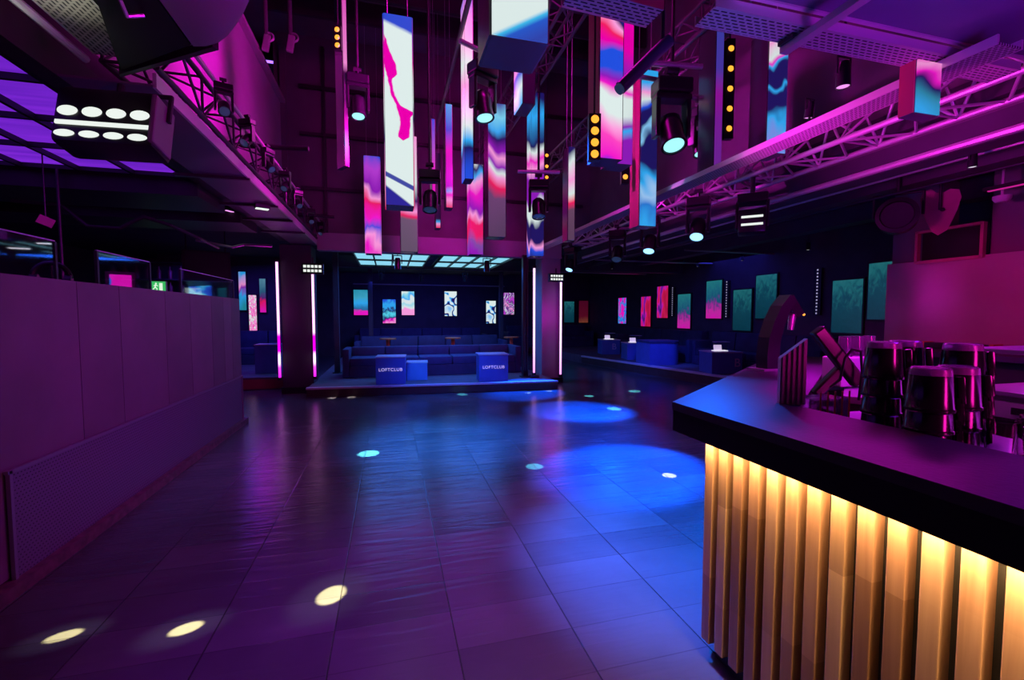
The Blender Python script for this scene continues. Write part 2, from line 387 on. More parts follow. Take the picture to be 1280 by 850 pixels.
# luminous ceilings: film panel + black grid
def luminous(name, label, x0, x1, y0, y1, z, nx, ny, m, bar, group):
    t = thing(name, label, 'ceiling light', (x0, y0, z), group=group)
    w, l = x1 - x0, y1 - y0
    B().box((w / 2, l / 2, 0.03), (w, l, 0.02)).build('diffuser', m, t)
    g = B()
    for k in range(nx + 1): g.box((w * k / nx, l / 2, 0.0), (bar, l + bar, 0.05))
    for k in range(ny + 1): g.box((w / 2, l * k / ny, 0.002), (w, bar, 0.046))
    g.build('grid', M['black'], t)
    return t
luminous('luminous_panel', 'large purple luminous ceiling panel with black grid above the booth', -4.9, -2.08, 0.9, 5.65, 3.02, 6, 7, M['purple_panel'], 0.03, None)
luminous('luminous_panel', 'narrow purple luminous ceiling strip behind the large purple panel', -4.3, -2.6, 6.62, 7.0, 3.0, 3, 1, M['purple_panel'], 0.04, None)
luminous('luminous_panel', 'cyan luminous ceiling panel above the stage, left one of the pair', -0.72, 0.88, 9.95, 12.55, 2.84, 4, 2, M['cyan_panel'], 0.03, None)
luminous('luminous_panel', 'cyan luminous ceiling panel above the stage, right one of the pair', 1.14, 2.75, 9.95, 12.55, 2.84, 4, 2, M['cyan_panel'], 0.03, None)

# stage
stg = B().prism([(-1.5, 9.06), (3.32, 8.73), (3.32, 18.19), (-1.5, 18.19)], 0.0, 0.18)
st = thing('stage', 'low carpeted stage along the far end of the dance floor', 'stage')
stg.build('platform', M['stage'], st)
B().prism([(-1.51, 9.045), (3.33, 8.715), (3.33, 8.73), (-1.51, 9.06)], 0.02, 0.15).build('riser', M['stagewood'], st)
B().prism([(-1.52, 9.03), (3.34, 8.70), (3.34, 8.80), (-1.52, 9.13)], 0.15, 0.184).build('nosing', M['stageedge'], st)
p2 = thing('stage', 'raised platform under the sofas along the right wall', 'stage')
B().prism([(7.15, 6.0), (5.9, 13.3), (5.9, 18.19), (8.39, 18.19), (8.39, 6.0)], 0.0, 0.25).build('platform', M['stage'], p2)
B().prism([(7.135, 5.99), (5.885, 13.29), (5.9, 13.3), (7.15, 6.0)], 0.02, 0.21).build('riser', M['stagewood'], p2)
B().prism([(7.12, 5.98), (5.87, 13.28), (5.97, 13.3), (7.22, 6.0)], 0.21, 0.254).build('nosing', M['stageedge'], p2)
p3 = thing('stage', 'small raised platform behind the booth left of the first pillar', 'stage')
B().prism([(-5.5, 10.3), (-2.12, 10.3), (-2.12, 14.04), (-5.5, 14.04)], 0.0, 0.25).build('platform', M['stage'], p3)
B().prism([(-5.5, 10.28), (-2.12, 10.28), (-2.12, 10.3), (-5.5, 10.3)], 0.02, 0.21).build('riser', mat('red_riser', (0.25, 0.06, 0.06), 0.6), p3)

# pillars
pl = thing('pillar', 'dark square pillar between the two left pink tubes', 'pillar', (-1.75, 9.95, 0))
B().box((0, 0, 1.45), (0.56, 0.6, 2.9)).build('shaft', M['pillardark'], pl)
B().box((0, 0, 0.06), (0.62, 0.66, 0.12)).build('base', M['black'], pl)
pr_ = thing('pillar', 'purple-lit pillar between the two right pink tubes', 'pillar', (3.62, 9.95, 0))
B().box((-0.07, 0, 1.45), (0.44, 0.46, 2.9)).build('shaft', M['whall'], pr_)
B().box((-0.03, 0, 0.05), (0.5, 0.52, 0.10)).build('base', M['black'], pr_)
pk = thing('pillar', 'slim steel post beside the stage left of the purple pillar', 'pillar', (2.86, 9.5, 0.18))
B().box((0, 0, 1.33), (0.10, 0.02, 2.66)).box((-0.05, 0, 1.33), (0.015, 0.12, 2.66)).box((0.05, 0, 1.33), (0.015, 0.12, 2.66)).build('shaft', M['darkmetal'], pk)
B().box((0, 0, 0.01), (0.2, 0.2, 0.02)).build('base', M['darkmetal'], pk)
for (x, y, lab) in ((-0.55, 14.3, 'slim dark post on the stage behind the left blue box table'), (3.45, 14.1, 'slim dark post at the right rear of the stage'), (-1.2, 11.3, 'dark post at the left stage edge behind the pillar')):
    q = thing('post', lab, 'post', (x, y, 0.18))
    B().box((0, 0, 1.48), (0.12, 0.12, 2.96)).build('shaft', M['darkwall'], q)
    B().box((0, 0, 0.01), (0.2, 0.2, 0.02)).build('base', M['darkmetal'], q)

# pixel tubes
def tube(loc, h, m, label):
    t = thing('light_tube', label, 'light', loc)
    o = B().tube((0, 0, 0.03), (0, 0, h), 0.022, 12).build('tube', m, t, smooth=True)
    B().box((0, 0.035, h / 2), (0.06, 0.02, h + 0.06)).build('backing', M['darkmetal'], t)
    B().box((0, 0.01, 0.0), (0.07, 0.07, 0.05)).build('end_cap', M['black'], t)
    B().box((0, 0.01, h + 0.03), (0.07, 0.07, 0.05)).build('end_cap', M['black'], t)
    return t
tube((-2.07, 9.58, 0.30), 2.25, M['neon'], 'vertical pink light tube on the left edge of the dark pillar')
tube((-1.44, 9.58, 0.30), 2.08, M['neon'], 'vertical pink light tube on the right edge of the dark pillar')
tube((3.01, 9.30, 0.26), 2.28, M['neonwhite'], 'vertical white pink light tube beside the slim steel post')
tube((3.74, 9.60, 0.16), 2.14, M['neonwhite'], 'vertical white pink light tube on the right edge of the purple pillar')
bx = thing('plinth', 'small brown block under the light tube beside the slim steel post', 'plinth', (3.01, 9.30, 0.18))
B().box((0, 0, 0.03), (0.18, 0.16, 0.06), bev=0.006).build('block', M['stagewood'], bx)

# ------------------------------------------------------------------ BOOTH (left)
bt = thing('dj_booth', 'long purple-lit panelled booth wall along the left of the dance floor', 'booth', (-2.05, 0, 0))
ys = [-1.0, 0.6, 2.2, 3.75, 3.95 + 0.3, 5.0, 5.55, 6.15, 6.55, 6.85, 7.2]
hts = 1.765
tones = [1.0, 0.9, 1.05, 0.95, 1.0, 0.92, 1.1, 0.86, 1.22, 1.0]
for k in range(len(ys) - 1):
    tm = mat('booth_board', tuple(c * tones[k] for c in (0.14, 0.10, 0.13)), 0.5, var=0.14, vs=2.0, bump=0.05, bs=25)
    B().box((-0.06, (ys[k] + ys[k + 1]) / 2, (0.08 + hts) / 2), (0.12, ys[k + 1] - ys[k] - 0.006, hts - 0.08)).build('panel', tm, bt)
B().box((-0.09, 3.1, 0.9), (0.06, 8.2, 1.72)).build('backing', M['black'], bt)
B().box((-0.4, 7.14, 0.88), (0.7, 0.12, 1.76)).build('end_panel', M['booth'], bt)
B().box((0.015, 5.1, 0.36), (0.012, 4.05, 0.62)).build('perforated_panel', M['mesh'], bt)
fr = B().box((0.022, 5.1, 0.675), (0.02, 4.1, 0.02)).box((0.022, 3.07, 0.36), (0.02, 0.02, 0.64)).box((0.022, 7.12, 0.36), (0.02, 0.02, 0.64))
fr.build('panel_frame', mat('frame_metal', (0.22, 0.21, 0.26), 0.4, 0.4), bt)
B().box((0.03, 3.1, 0.035), (0.08, 8.2, 0.07)).build('kick_rail', mat('kick_dark_red', (0.12, 0.05, 0.07), 0.5, var=0.5, vs=14), bt)
# glass guard panes standing on the booth
for k, (y0, y1, lab) in enumerate(((1.9, 3.66, 'nearest clear glass guard pane on the booth wall'), (4.1, 4.87, 'middle clear glass guard pane on the booth wall'), (5.5, 7.15, 'farthest clear glass guard pane on the booth wall'))):
    g = thing('glass_guard', lab, 'glass pane', (-2.11, (y0 + y1) / 2, hts))
    hh = 0.25
    B().box((0, 0, hh / 2), (0.008, y1 - y0, hh)).build('pane', M['glass'], g)
    B().box((0, 0, hh + 0.004), (0.012, y1 - y0, 0.008)).build('top_edge', mat('glass_edge', (0.35, 0.45, 0.55), 0.3), g)
    for s in (-1, 1): B().box((0, s * (y1 - y0) / 2, hh / 2), (0.02, 0.02, hh)).build('clamp_post', M['darkmetal'], g)
# gear visible over the booth top
def on_booth(name, label, cat, loc): return thing(name, label, cat, loc)
dk = thing('dj_console', 'black console desk hidden behind the booth wall', 'desk', (-2.75, 4.6, 0))
B().box((0, 0, 1.3), (0.8, 3.6, 0.08)).build('desktop', M['black'], dk)
for y in (-1.6, 1.6): B().box((0, y, 0.63), (0.7, 0.08, 1.26)).build('leg', M['black'], dk)
hp = thing('headphones', 'round black headphones hanging on a stand above the booth wall', 'headphones', (-2.42, 4.15, 1.34))
hb = B()
pts = [(0.10 * math.cos(a), 0.03 * math.cos(a), 0.47 + 0.11 * math.sin(a)) for a in [math.pi * k / 14 for k in range(15)]]
hb.path(pts, 0.018).build('headband', M['black_plastic'], hp, smooth=True)
for s in (-1, 1): B().tube((s * 0.07, s * 0.02, 0.45), (s * 0.11, s * 0.033, 0.45), 0.045, 18).build('ear_cup', M['black_plastic'], hp, smooth=True)
B().tube((0, 0, 0), (0, 0, 0.57), 0.010).build('stand', M['darkmetal'], hp, smooth=True)
B().tube((0, 0, 0), (0, 0, 0.02), 0.09, 20).build('base', M['darkmetal'], hp)
po = thing('post', 'thin vertical pole rising behind the booth wall near the headphones', 'post', (-3.2, 5.65, 0))
B().tube((0, 0, 0), (0, 0, 3.12), 0.014).build('shaft', M['darkmetal'], po, smooth=True)
B().tube((0, 0, 0), (0, 0, 0.03), 0.08, 16).build('base', M['darkmetal'], po)
# monitors and small screens seen over the booth
SCR_PINKBLUE = led('screen_pink_blue', [(0, MAG), (0.45, HOT), (0.5, BLU), (0.62, CYA), (0.7, PUR), (1, BLU)], (4, 9, 3), 1.5, 1.3, 0.0, 3.1, 0.8)
SCR_CYAN = led('screen_cyan', [(0, NAV), (0.4, BLU), (0.48, CYA), (0.56, (0.3, 0.85, 0.9)), (0.7, CYA), (1, BLU)], (2.4, 2.4, 2.4), 1.2, 1.1, 0.0, 1.3, 0.8)
SCR_WHITE = led('screen_white_pink', [(0, PINK), (0.15, PINK), (0.25, WHT), (0.42, (0.35, 0.75, 0.85)), (0.5, WHT), (0.66, WHT), (0.74, CYA), (0.9, (0.3, 0.75, 0.85)), (1, WHT)], (2.6, 2.6, 1.8), 0.4, 0.9, 1.0, 5.2, 0.9, 0.93, -0.46)
SCR_TEAL = led('screen_teal', [(0, (0.0, 0.06, 0.10)), (0.45, (0.005, 0.10, 0.16)), (0.62, (0.02, 0.26, 0.30)), (1, (0.06, 0.34, 0.38))], (9, 9, 5), 1.5, 0.55, 0.55, 2.2, 0.42, 1.0, -0.75)
SCR_TEALPINK = led('screen_teal_pink', [(0, HOT), (0.22, (0.75, 0.03, 0.5)), (0.40, (0.2, 0.04, 0.35)), (0.52, (0.01, 0.12, 0.25)), (1, (0.02, 0.26, 0.30))], (9, 9, 4), 1.5, 0.7, 1.0, 1.4, 0.6, 1.0, -0.5)
SCR_RED = led('screen_red', [(0, (0.4, 0.0, 0.05)), (0.4, RED), (0.5, HOT), (0.6, PUR), (0.7, NAV), (1, (0.2, 0.01, 0.06))], (5, 5, 1.6), 1.0, 1.2, 0.0, 7.7, 0.6)
SCR_DULLRED = led('screen_dull_red', [(0, (0.25, 0.06, 0.03)), (0.3, (0.12, 0.004, 0.02)), (1, (0.08, 0.002, 0.02))], (5, 5, 3), 1.0, 0.3, 1.0, 2.7, 0.6, 1.0, -0.5)
SCR_MARB = led('screen_marble', [(0, PUR), (0.38, (0.5, 0.05, 0.6)), (0.46, NAV), (0.52, WHT), (0.56, (0.6, 0.2, 0.8)), (0.66, NAV), (0.74, PINK), (1, PUR)], (3, 3, 2.2), 2.2, 1.7, 0.0, 9.1, 0.9)
SCR_BW = led('screen_white_navy', [(0, WHT), (0.44, WHT), (0.47, CYA), (0.5, NAV), (0.58, NAV), (0.61, WHT), (1, CYA)], (2.0, 2.0, 1.8), 0.15, 2.0, 0.0, 4.4, 0.95)
def screen(label, c, w, h, face, m, group=None, fw=0.03, name='wall_screen'):
    """face: direction the picture looks, 0 = towards -Y, 90 = towards -X, -90 = towards +X"""
    t = thing(name, label, 'screen', c, (0, 0, {0: 0, 90: R(-90), -90: R(90)}.get(face, R(face))), group)
    B().box((0, 0.03, 0), (w + 2 * fw, 0.06, h + 2 * fw)).build('housing', M['black'], t)
    B().box((0, -0.004, 0), (w, 0.008, h)).build('display', m, t)
    return t
screen('small pink and blue monitor peeking over the booth wall', (-2.64, 5.5, 1.88), 0.17, 0.13, 30, SCR_PINKBLUE, name='monitor')
ex = thing('exit_sign', 'small green exit sign seen above the booth wall', 'sign', (-3.99, 9.5, 2.04), (0, 0, 0))
B().box((0, 0.03, 0), (0.24, 0.05, 0.21)).build('housing', M['whiteplastic'], ex)
B().box((0, 0, 0), (0.22, 0.01, 0.19)).build('face', M['exit_green'], ex)
pg = B().box((0.045, -0.008, 0.0), (0.05, 0.004, 0.14))
pg.build('door_symbol', M['exit_white'], ex)
mn = B().sphere((-0.03, -0.01, 0.06), 0.014).tube((-0.03, -0.01, 0.045), (-0.045, -0.01, -0.005), 0.011).tube((-0.045, -0.01, -0.005), (-0.015, -0.01, -0.03), 0.008).tube((-0.015, -0.01, -0.03), (-0.02, -0.01, -0.065), 0.007).tube((-0.045, -0.01, -0.005), (-0.08, -0.01, -0.05), 0.008).tube((-0.03, -0.01, 0.04), (0.0, -0.01, 0.015), 0.006).tube((-0.035, -0.01, 0.04), (-0.065, -0.01, 0.02), 0.006)
mn.build('running_man', M['exit_white'], ex)
screen('cyan blue screen seen just above the booth wall', (-3.34, 9.5, 1.95), 0.36, 0.28, 0, SCR_CYAN)
screen('narrow teal screen seen above the far end of the booth wall', (-3.05, 9.7, 2.03), 0.14, 0.55, 0, SCR_TEAL)
B0 = [('tall narrow cyan pink screen, leftmost beside the dark pillar', (-3.9, 14, 2.2), 0.17, 1.05, 'a'), ('tall narrow pink white screen hung lower beside the dark pillar', (-3.66, 14, 1.6), 0.19, 0.98, 'b'), ('tall narrow red teal screen closest to the dark pillar', (-3.4, 14, 2.08), 0.15, 0.93, 'c')]
SCR_N1 = led('screen_narrow_cyan', [(0, (0.02, 0.3, 0.4)), (0.35, CYA), (0.5, PUR), (0.62, PINK), (1, CYA)], (5, 5, 1.5), 1.0, 0.7, 1.0, 3.0, 0.7, 1.05, -0.52)
SCR_N2 = led('screen_narrow_pink', [(0, HOT), (0.4, PINK), (0.5, MAG), (0.6, WHT), (1, PINK)], (12, 12, 6), 2.0, 1.2, 0.0, 6.0, 0.9)
SCR_N3 = led('screen_narrow_red', [(0, HOT), (0.3, RED), (0.42, (0.1, 0.02, 0.2)), (0.6, (0.02, 0.12, 0.2)), (1, (0.1, 0.3, 0.35))], (6, 6, 3), 1.0, 0.3, 1.0, 3.0, 0.7, 0.93, -0.46)
for (lab, c, w, h, k) in B0: screen(lab, c, w, h, 0, {'a': SCR_N1, 'b': SCR_N2, 'c': SCR_N3}[k])
struct('wall_lounge_left', B().box((-4.2, 14.15, 1.6), (3.4, 0.2, 3.2)), M['darkwall'])
# hanging ducts / conduits above the booth
cd = B().path([(-3.8, 6.0, 2.73), (-3.38, 6.0, 2.71), (-3.15, 6.0, 2.50), (-2.86, 6.0, 2.49), (-2.74, 6.0, 2.57), (-2.63, 6.0, 2.63), (-2.4, 6.05, 2.56), (-2.3, 6.6, 2.5), (-2.35, 7.4, 2.5)], 0.020)
tag(cd.build('conduit', M['darkmetal'], smooth=True), 'wavy metal conduit running under the ceiling above the booth wall', 'pipe')
tag(B().path([(-3.02, 8.5, 2.75), (-2.5, 8.5, 2.66), (-2.32, 8.5, 2.71), (-1.9, 8.5, 2.70)], 0.02).build('conduit', M['steel'], smooth=True), 'short bent pipe in front of the top of the dark pillar', 'pipe')
spk = thing('hanging_speaker', 'dark loudspeaker hanging above the far end of the booth wall', 'speaker', (-3.2, 9.45, 2.35), (R(-12), 0, R(20)))
B().prism([(-0.36, -0.2), (0.36, -0.2), (0.26, 0.3), (-0.26, 0.3)], -0.26, 0.3).build('cabinet', M['black'], spk)
B().box((0, -0.215, 0.02), (0.64, 0.02, 0.5)).build('grille', M['darkmetal'], spk)
for s in (-0.3, 0.3): B().tube((s, 0, 0.3), (s, 0, 0.85), 0.012).build('hanger', M['darkmetal'], spk)
bd = thing('hanging_lamp', 'small tilted square lamp hanging above the booth wall', 'lamp', (-3.05, 5.2, 2.50), (R(0), R(0), R(30)))
B().box((0, 0, -0.1), (0.11, 0.03, 0.08), (0, R(24), 0)).build('body', M['pinkboard'], bd)
B().tube((0, 0, -0.06), (0, 0, 0.52), 0.006).build('rod', M['darkmetal'], bd)
# reddish rack of gear far behind booth
rk = thing('bottle_shelf', 'dim shelf of bottles behind the booth wall', 'shelf', (-5.2, 12.3, 0.255))
for z in (1.75, 2.1, 2.5): B().box((0, 0, z), (1.9, 0.3, 0.03)).build('shelf_board', M['darkwall'], rk)
B().box((0, 0.17, 1.3), (1.9, 0.04, 2.6)).build('back_panel', M['darkwall'], rk)
first = None
for r_, z in enumerate((1.765, 2.115)):
    for k in range(8):
        x = -5.2 - 0.8 + k * 0.22
        lab = 'dim bottle, %s from the left on the %s visible bottle shelf' % (['first', 'second', 'third', 'fourth', 'fifth', 'sixth', 'seventh', 'last'][k], ['lower', 'upper'][r_])
        if first is None:
            first = B().lathe([(0, 0), (0.04, 0), (0.042, 0.18), (0.015, 0.23), (0.014, 0.29), (0, 0.29)], seg=12).build('bottle', mat('red_bottle', (0.25, 0.05, 0.08), 0.3), smooth=True, loc=(x, 12.25, z + 0.255))
            tag(first, lab, 'bottle', 'bottles on the dim shelf')
        else:
            c = first.copy(); COL.objects.link(c); c.location = (x, 12.25, z + 0.255); c['label'] = lab
# small strip lamps under left ceiling
def strip_lamp(loc, rot, m, label, L=0.22):
    t = thing('strip_lamp', label, 'lamp', loc, rot)
    B().box((0, 0, 0.02), (L, 0.05, 0.04)).build('housing', M['black'], t)
    B().box((0, 0, -0.004), (L * 0.92, 0.035, 0.012)).build('diffuser', m, t)
    return t
strip_lamp((-2.62, 8.2, 2.98), (0, 0, R(50)), M['white_dim'], 'small white strip lamp under the low left ceiling')
strip_lamp((-2.1, 7.2, 2.98), (0, 0, R(60)), M['pink_lens'], 'small pink strip lamp under the low left ceiling')
strip_lamp((-4.39, 7.0, 2.36), (0, 0, R(10)), M['white_dim'], 'white strip lamp seen far left above the booth wall', 0.2)
strip_lamp((-4.14, 7.0, 2.43), (0, 0, R(0)), M['white_dim'], 'thin white strip lamp deeper in the room left of the thin pole', 0.14)
for s in ((-5.2, 9.2, 2.65, 3.15), (-5.0, 10.6, 2.87, 3.15)):
    pass

# ------------------------------------------------------------------ TRUSSES, TRAYS
def box_truss(name, label, p0, length, w, h, m, r=0.022, step=0.36, tri=False, cat='truss', br=0.010):
    t = thing(name, label, cat, p0)
    ch = [(0, 0), (w, 0), (0, h), (w, h)] if not tri else [(0, 0), (w, 0), (w / 2, h)]
    for (x, z) in ch: B().tube((x, 0, z), (x, length, z), r, 12).build('chord', m, t, smooth=True)
    faces = [((0, 0), (w, 0)), ((0, 0), (0, h)), ((w, 0), (w, h)), ((0, h), (w, h))] if not tri else [((0, 0), (w, 0)), ((0, 0), (w / 2, h)), ((w, 0), (w / 2, h))]
    for a, b in faces:
        g = B(); y = 0.0; k = 0
        while y < length - step:
            pa, pb = (a, b) if k % 2 == 0 else (b, a)
            g.tube((pa[0], y, pa[1]), (pb[0], y + step, pb[1]), br, 6)
            if k % 2 == 0: g.tube((a[0], y, a[1]), (b[0], y, b[1]), br, 6)
            y += step; k += 1
        g.build('lattice', m, t)
    return t
box_truss('lighting_truss', 'dark box lighting truss high along the left of the dance floor', (-1.62, 3.3, 3.04), 6.6, 0.27, 0.3, M['darkmetal'], r=0.02)
tag(B().path([(-1.31, 3.3, 3.39), (-1.31, 9.9, 3.39)], 0.018).build('pipe', M['alu'], smooth=True), 'bright pipe along the upper edge of the left truss', 'pipe')
lc = thing('cable_channel', 'magenta-lit metal channel running under the left truss', 'cable channel', (-1.6, 0, 2.93))
B().box((0.24, 6.55, 0.03), (0.02, 6.5, 0.09)).build('side_flange', M['alu'], lc)
B().box((0.0, 6.55, 0.0), (0.48, 6.5, 0.012)).build('perforated_tray', perforated('dark_tray', (0.16, 0.15, 0.18), 0.45, 0.4, 0.05, 0.03, 1.0, 0.016, (0.012, 0.01, 0.016), 'YX'), lc)
for y in (5.2, 6.4, 7.3, 8.3): B().box((-0.08, y, -0.02), (0.66, 0.04, 0.03)).build('bracket', M['darkmetal'], lc)
# right side trays and truss
rt_ = thing('cable_channel', 'magenta-lit perforated channel along the right edge of the high well', 'cable channel', (3.1, 0, 2.96))
B().box((0.0, 5.75, 0.02), (0.015, 8.1, 0.05)).build('side_flange', M['alu'], rt_)
B().box((0.09, 5.75, 0.0), (0.18, 8.1, 0.012)).build('perforated_tray', M['trayY'], rt_)
B().box((0.185, 5.75, 0.02), (0.015, 8.1, 0.05)).build('side_flange', M['alu'], rt_)
box_truss('lighting_truss', 'bright aluminium triangular truss along the right of the dance floor', (3.88, 0.8, 3.08), 9.0, 0.46, 0.34, M['alu'], r=0.026, step=0.30, tri=True, br=0.012)
tag(B().path([(4.40, 0.9, 2.885), (4.40, 3.2, 2.885), (4.40, 9.9, 2.885)], 0.03).build('pipe', M['alu'], smooth=True), 'pale straight pipe below the right ceiling edge', 'pipe')
tag(B().path([(4.95, 0.9, 2.93), (4.95, 12.5, 2.93)], 0.016).build('pipe', M['steel'], smooth=True), 'thin pipe under the low right ceiling', 'pipe')
tag(B().path([(5.3, 1.2, 2.85), (5.3, 12.5, 2.85)], 0.014).build('pipe', M['darkmetal'], smooth=True), 'thin dark pipe under the low right ceiling, outermost', 'pipe')
box_truss('roof_truss', 'dark roof truss high above the right channel', (3.2, 1.5, 4.50), 8.3, 0.3, 0.3, M['rooftruss'], r=0.022, step=0.34)
box_truss('roof_truss', 'dark roof truss high above the middle of the dance floor', (1.9, 1.5, 4.95), 8.3, 0.3, 0.3, M['rooftruss'], r=0.022, step=0.34)
tag(B().path([(0.88, 2.0, 4.95), (0.88, 9.85, 4.95)], 0.03).build('pipe', M['rooftruss'], smooth=True), 'long roof pipe high above the middle left of the dance floor', 'pipe')
# the cross tray near the camera (top right)
ct = thing('cable_tray', 'wide slotted cable tray crossing overhead at the top right', 'cable tray', (2.65, 2.02, 3.035))
B().box((0, 0, 0), (2.2, 0.15, 0.006)).build('slotted_base', M['tray'], ct)
for s in (-1, 1): B().box((0, s * 0.077, 0.02), (2.2, 0.006, 0.05)).build('side_flange', M['alu'], ct)
c2 = thing('cable_tray', 'short slotted cable tray at the top centre beside the near video column', 'cable tray', (1.02, 1.98, 2.96), (0, 0, R(4)))
B().box((0, 0, 0), (0.46, 0.13, 0.006)).build('slotted_base', M['tray'], c2)
for s in (-1, 1): B().box((0, s * 0.067, 0.02), (0.46, 0.006, 0.05)).build('side_flange', M['alu'], c2)
for s in (-0.15, 0.15): B().tube((s, 0, 0.0), (s, 0, 4.0), 0.006).build('hanger', M['darkmetal'], c2)
pnl = thing('ceiling_raft', 'dark purple flat raft panel above the top right cable tray', 'ceiling panel', (2.72, 1.55, 3.12))
B().box((0, 0, 0), (2.1, 0.72, 0.05)).build('board', mat('raft_paint', (0.10, 0.09, 0.16), 0.6), pnl)
B().box((0, 0.37, 0), (2.1, 0.02, 0.07)).build('edge_trim', M['alu'], pnl)
for x in (-0.9, 0.9): B().tube((x, 0, 0), (x, 0, 3.9), 0.012).build('hanger', M['darkmetal'], pnl)
br = thing('strut', 'metal strut running under the top right cable tray', 'strut', (2.12, 1.95, 2.99))
B().box((0.0, -0.4, 0.0), (0.05, 1.1, 0.035)).build('bar', M['alu'], br)
B().box((0, 0.1, 0.025), (0.09, 0.09, 0.02)).build('clamp', M['darkmetal'], br)
# left near perforated tray and conduit at the very top left
tl = thing('cable_tray', 'grey slotted cable tray at the top left corner behind the speaker', 'cable tray', (-1.485, 2.6, 3.04))
B().box((0, 0, 0), (0.27, 1.25, 0.006)).build('slotted_base', perforated('slotted_tray_grey', (0.5, 0.46, 0.4), 0.5, 0.2, 0.045, 0.022, 1.0, 0.007, (0.01, 0.008, 0.012), 'YX'), tl)
for s in (-1, 1): B().box((s * 0.137, 0, 0.02), (0.006, 1.25, 0.05)).build('side_flange', M['alu'], tl)
tag(B().path([(-1.66, 1.2, 3.0), (-1.66, 3.22, 3.0)], 0.022).build('pipe', M['alu'], smooth=True), 'magenta-lit conduit pipe at the top left corner', 'pipe')

# big speaker at the top left
sp = thing('hanging_speaker', 'big black loudspeaker with rounded purple side hanging at the top left', 'speaker', (-0.95, 2.3, 2.88))
def rel(pts): return [(x + 0.95, y - 2.3) for x, y in pts]
cab = rel([(-1.41, 3.04), (-1.19, 2.40), (-0.93, 1.65), (-0.93, 2.66)])
B().prism(cab, 0.0, 0.75).build('cabinet', M['barblack'], sp)
B().prism([(x * 0.96, y * 0.96) for x, y in cab], -0.012, 0.0).build('bottom_plate', M['barblack'], sp)
arc = rel([(-0.93, 2.665), (-0.86, 2.645), (-0.79, 2.59), (-0.73, 2.52), (-0.66, 2.41), (-0.60, 2.31), (-0.55, 2.21), (-0.50, 2.05), (-0.48, 1.85), (-0.50, 1.65), (-0.93, 1.65)])
cxm, cym = sum(p[0] for p in arc) / len(arc), sum(p[1] for p in arc) / len(arc)
def shrink(k): return [(cxm + (x - cxm) * k, cym + (y - cym) * k) for x, y in arc]
B().loft([[(x, y, -0.035) for x, y in shrink(0.75)], [(x, y, -0.018) for x, y in shrink(0.95)], [(x, y, 0.01) for x, y in arc], [(x, y, 0.75) for x, y in arc]]).build('curved_side', mat('speaker_side', (0.16, 0.14, 0.16), 0.6), sp, smooth=True)
B().prism(rel([(-1.42, 3.055), (-0.80, 2.62), (-0.82, 2.60), (-1.41, 3.02)]), -0.03, 0.01).build('edge_rail', M['darkmetal'], sp)
B().path([(-0.12, 0.02, -0.02), (-0.13, 0.1, -0.05), (-0.08, 0.13, -0.02)], 0.008).build('shackle', M['alu'], sp)
for y in (-0.45, 0.2): B().tube((0.1, y, 0.75), (0.1, y, 4.1), 0.012).build('hanger', M['darkmetal'], sp)
# white LED blinder below it
bl = thing('led_blinder', 'black blinder lamp with two rows of four white lenses, top left', 'stage light', (-1.53, 3.2, 2.64), (R(-14), 0, R(-4)))
bh = B().box((0, 0.02, 0), (0.50, 0.2, 0.34), bev=0.03).build('housing', M['blackgloss'], bl, smooth=True)
for r_, z in enumerate((0.015, -0.125)):
    for k in range(4):
        l = B().lathe([(0, 0.012), (0.045, 0.006), (0.05, 0), (0, 0)], seg=20, mtx=Matrix.Rotation(R(90), 4, 'X')).build('lens', M['white_led'], bh, smooth=True, loc=(-0.18 + k * 0.118, -0.082, z))
        l.scale = (1, 1, 0.62 if r_ == 0 else 0.42)
B().box((0.005, -0.088, -0.062), (0.46, 0.01, 0.022)).build('light_bar', M['white_led'], bh)
B().box((0.245, 0.0, 0), (0.03, 0.2, 0.30), bev=0.012).build('side_cover', M['booth'], bl)
B().path([(-0.27, 0.02, 0.05), (-0.27, 0.02, 0.22), (0.27, 0.02, 0.22), (0.27, 0.02, 0.05)], 0.014).build('yoke', M['darkmetal'], bl)
B().tube((0, 0.02, 0.22), (0, 0.02, 0.275), 0.02).build('clamp', M['darkmetal'], bl)

# ------------------------------------------------------------------ VIDEO COLUMNS
G_ = 'hanging video columns above the dance floor'
def column(label, c, zb, zt, w, rotz, m_front, m_side=None, d=None, left=True, right=True, wires=True, m_left=None):
    """c = centre of the front face bottom edge; front looks to local -Y"""
    d = d or w
    t = thing('video_column', label, 'video column', (c[0], c[1], zb), (0, 0, R(rotz)), G_)
    h = zt - zb
    B().box((0, d / 2, h / 2), (w, d, h)).build('body', M['column'], t)
    B().box((0, -0.004, h / 2), (w - 0.006, 0.008, h - 0.006)).build('front_screen', m_front, t)
    ms = m_side or m_front
    B().box((w / 2 + 0.004, d / 2, h / 2), (0.008, d - 0.006, h - 0.006)).build('side_screen', ms, t)
    B().box((-w / 2 - 0.004, d / 2, h / 2), (0.008, d - 0.006, h - 0.006)).build('side_screen', m_left or ms, t)
    if wires and zt < 6.6:
        for s in (-1, 1): B().tube((s * w * 0.36, d / 2, h), (s * w * 0.36, d / 2, 6.98 - zb), 0.005, 6).build('hanging_wire', M['steel'], t)
    return t
M['column'] = mat('column_casing', (0.10, 0.095, 0.12), 0.25)
DARKS = mat('unlit_video_face', (0.10, 0.08, 0.11), 0.18)
GREYS = mat('grey_video_face', (0.22, 0.2, 0.24), 0.25, var=0.25, vs=4)
